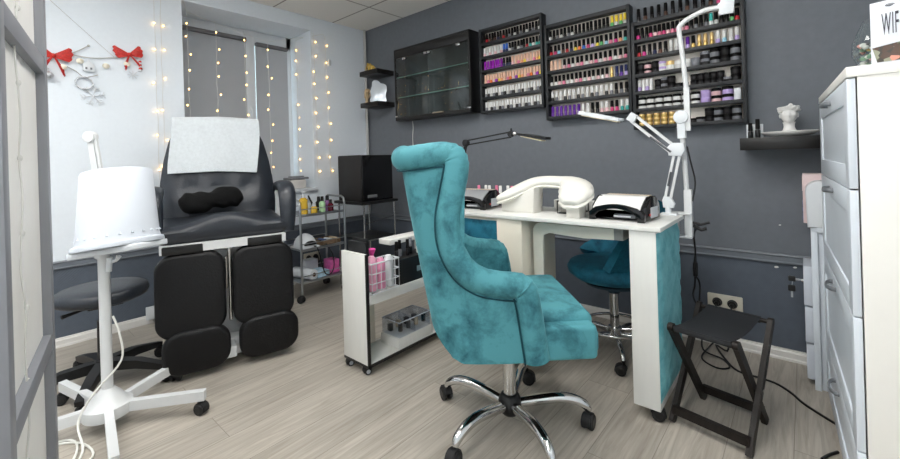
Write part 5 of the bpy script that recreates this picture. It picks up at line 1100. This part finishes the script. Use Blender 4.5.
# framed sign
sd = V((.955, -.297, 0)).normalized(); so = V((3.652, -1.128, PZ+.0005)); snv = V((sd.y, -sd.x, 0))
t = thing('sign', 'white framed sign lettered WIFI with a painted stone reflection, at the right edge of the photo', 'sign', so)
SMX = frame(so, sd, (0, 0, 1), snv)
b = MB(); b.box((0, 0, -.012), (.24, .168, 0), bev=.001, mtx=SMX); b.build('board', mat('pale_grey_board', (222, 226, 234), .3, var=.01), t)
pm = bpy.data.materials.new('stone_reflection'); pm.use_nodes = True; N = pm.node_tree.nodes; Lk = pm.node_tree.links; tc = N.new('ShaderNodeTexCoord'); vo = N.new('ShaderNodeTexVoronoi'); vo.inputs['Scale'].default_value = 70; Lk.new(tc.outputs['Object'], vo.inputs['Vector'])  # pebbles reflected in the glossy board, painted on as a colour pattern
cr = N.new('ShaderNodeValToRGB'); cr.color_ramp.interpolation = 'CONSTANT'; el = cr.color_ramp.elements; el[0].color = lin((70, 66, 60)); el[1].position = .25; el[1].color = lin((150, 152, 132))
for p_, c_ in ((.45, (196, 194, 180)), (.6, (112, 118, 96)), (.75, (216, 150, 130)), (.85, (88, 70, 60))): e_ = el.new(p_); e_.color = lin(c_)
sx_ = N.new('ShaderNodeSeparateColor'); Lk.new(vo.outputs['Color'], sx_.inputs[0]); Lk.new(sx_.outputs[0], cr.inputs[0]); Lk.new(cr.outputs[0], N['Principled BSDF'].inputs['Base Color']); N['Principled BSDF'].inputs['Roughness'].default_value = .3
b = MB(); b.prism([(.003, .046), (.012, .006), (.237, .004), (.237, .10), (.15, .075), (.09, .058), (.05, .052)], .0012, bev=0, mtx=SMX @ MX.Translation((0, 0, .0004))); b.build('reflected_stones', pm, t)
def text(body, size, x, y, par, name, m, sx=.62):
    cu = bpy.data.curves.new(name, 'FONT'); cu.body = body; cu.size = size; cu.extrude = .0004; cu.space_character = 1.15
    ob = bpy.data.objects.new(name, cu); COL.objects.link(ob); bpy.context.view_layer.update()
    me = bpy.data.meshes.new_from_object(ob.evaluated_get(bpy.context.evaluated_depsgraph_get())); bpy.data.objects.remove(ob)
    me.transform(WM[par.name].inverted() @ SMX @ MX.Translation((x, y, .0009)) @ MX.Diagonal((sx, 1, 1, 1))); me.materials.clear(); me.materials.append(m)
    o = bpy.data.objects.new(name, me); COL.objects.link(o); o.parent = par; return o
INK = mat('dark_ink', (62, 62, 74), .5)
text('WIFI', .082, .022, .078, t, 'lettering', INK, .205)
b = MB()
for r_ in (.004, .009, .014): b.tube([SMX @ V((.038+r_*math.cos(rad(q))*.8, .149+r_*math.sin(rad(q))*.6, .001)) for q in range(35, 150, 12)], .0007, seg=5)
b.build('wifi_symbol', INK, t)

# ------------------------------------------------------------------ white drawer unit behind the dresser
t = thing('drawer_unit', 'narrow white drawer unit with a key in its lock between dresser and grey wall', 'drawer unit', (3.62, -.15, 0))
b = MB(); b.box((3.522, -.27, .0), (3.545, -.255, .735), bev=.001); b.box((3.522, -.27, .715), (3.95, -.02, .735), bev=.001); b.box((3.53, -.255, .0), (3.95, -.24, .715), bev=.001); b.box((3.53, -.04, .0), (3.95, -.02, .715), bev=.001); b.box((3.93, -.24, .0), (3.95, -.04, .715), bev=0); b.build('carcass', DRESSF, t)
for k, (z0_, z1_, dx_) in enumerate(((.03, .19, .0), (.198, .36, .004), (.368, .55, .008))):
    d_ = MB().box((3.496-dx_*.5, -.235, z0_), (3.528, -.045, z1_), bev=.003).build('drawer', mat('pale_grey_front', (206, 212, 222), .4), t)
    if k == 2:
        b = MB(); b.cyl((3.494, -.20, .475), (3.484, -.20, .475), .008, mi=0, seg=14); b.build('lock', CHROME, d_)
        b = MB(); b.box((3.462, -.203, .471), (3.486, -.197, .479), 0, bev=.001); b.rbox((3.450, -.20, .476), (.028, .012, .026), .005, mi=1); b.tube([(3.452, -.20, .464), (3.45, -.203, .446)], .0018, mi=0, seg=6); b.rbox((3.449, -.205, .432), (.028, .010, .030), .005, mi=1); b.rectbar([(3.449, -.205, .418), (3.449, -.206, .388)], .008, .0025, mi=0); b.build('keys', [STEEL, BLACKP], d_)
o = thing('wipes_dispenser', 'white round-cornered dispenser box on top of the white drawer unit', 'dispenser', (3.62, -.2, .7355))
ol = [(3.512, .7355), (3.70, .7355), (3.70, .945), (3.555, .945)]+[(3.555-.048*math.sin(rad(q)), .897+.048*math.cos(rad(q))) for q in range(15, 91, 15)]
MB().prism(ol[::1], .12, bev=.006, seg=3, mtx=frame(V((0, -.15, 0)), (1, 0, 0), (0, 0, 1), (0, -1, 0))).build('body', WPLAST, o)
b = MB(); b.box((3.498, -.135, .7355), (3.60, -.03, .972), bev=.003); b.box((3.4965, -.125, .745), (3.4985, -.05, .84), 1, bev=0); b.box((3.4965, -.13, .89), (3.4985, -.035, .96), 2, bev=0)
b.one('carton', [mat('pale_pink_carton', (226, 204, 204), .5), mat('blue_white_print', (120, 136, 186), .5, var=.6, vscale=50), mat('pale_pink_print', (236, 214, 214), .5)], 'pale pink carton behind the white dispenser on the drawer unit', 'box', (3.55, -.08, .7355))

# ------------------------------------------------------------------ cables on the right
b = MB(); pts = [V((3.17, -.055, .06)), V((3.17, -.10, .012))]+[fl(x, y, .0055) for x, y in ((716, 345), (726, 360), (738, 371), (757, 377), (775, 383), (790, 392), (803, 403), (818, 413), (836, 424))]
b.tube(pts, .005, seg=8, sub=4); b.one('power_cable', BCABLE, 'black cable running across the floor from the folding stool to the dresser', 'cable', fl(775, 383))
b = MB(); b.tube([fl(x, y, .0055) for x, y in ((822, 459), (829, 455), (838, 452))], .005, seg=8, sub=3); b.one('power_cable', BCABLE, 'short end of black cable at the foot of the dresser', 'cable', fl(830, 455))
b = MB(); X_ = 3.10
b.tube([(3.118, -.055, .16), (3.11, -.075, .05), (3.09, -.12, .02), (3.075, -.25, .0055), (3.15, -.32, .0055), (3.2, -.28, .0055), (3.16, -.2, .0055), (3.075, -.20, .03), (3.068, -.18, .12), (3.055, -.16, .25), (3.065, -.19, .38), (3.045, -.22, .45), (3.06, -.25, .56), (3.07, -.33, .66), (3.10, -.42, .72), (3.125, -.50, .745)], .0042, seg=7, sub=5)
b.tube([(3.188, -.055, .16), (3.17, -.08, .08), (3.10, -.12, .16), (3.03, -.16, .28), (3.04, -.18, .36), (3.045, -.19, .42)], .004, seg=7, sub=5)
b.tube([(3.05, -.19, .49), (3.055, -.22, .58), (3.07, -.34, .68), (3.085, -.45, .73)], .004, seg=7, sub=5)
b.rbox((3.047, -.19, .455), (.022, .02, .075), .005)
b.one('power_cable', BCABLE, 'black cables with inline switch hanging behind the right desk leg', 'cable', (3.08, -.2, .005))
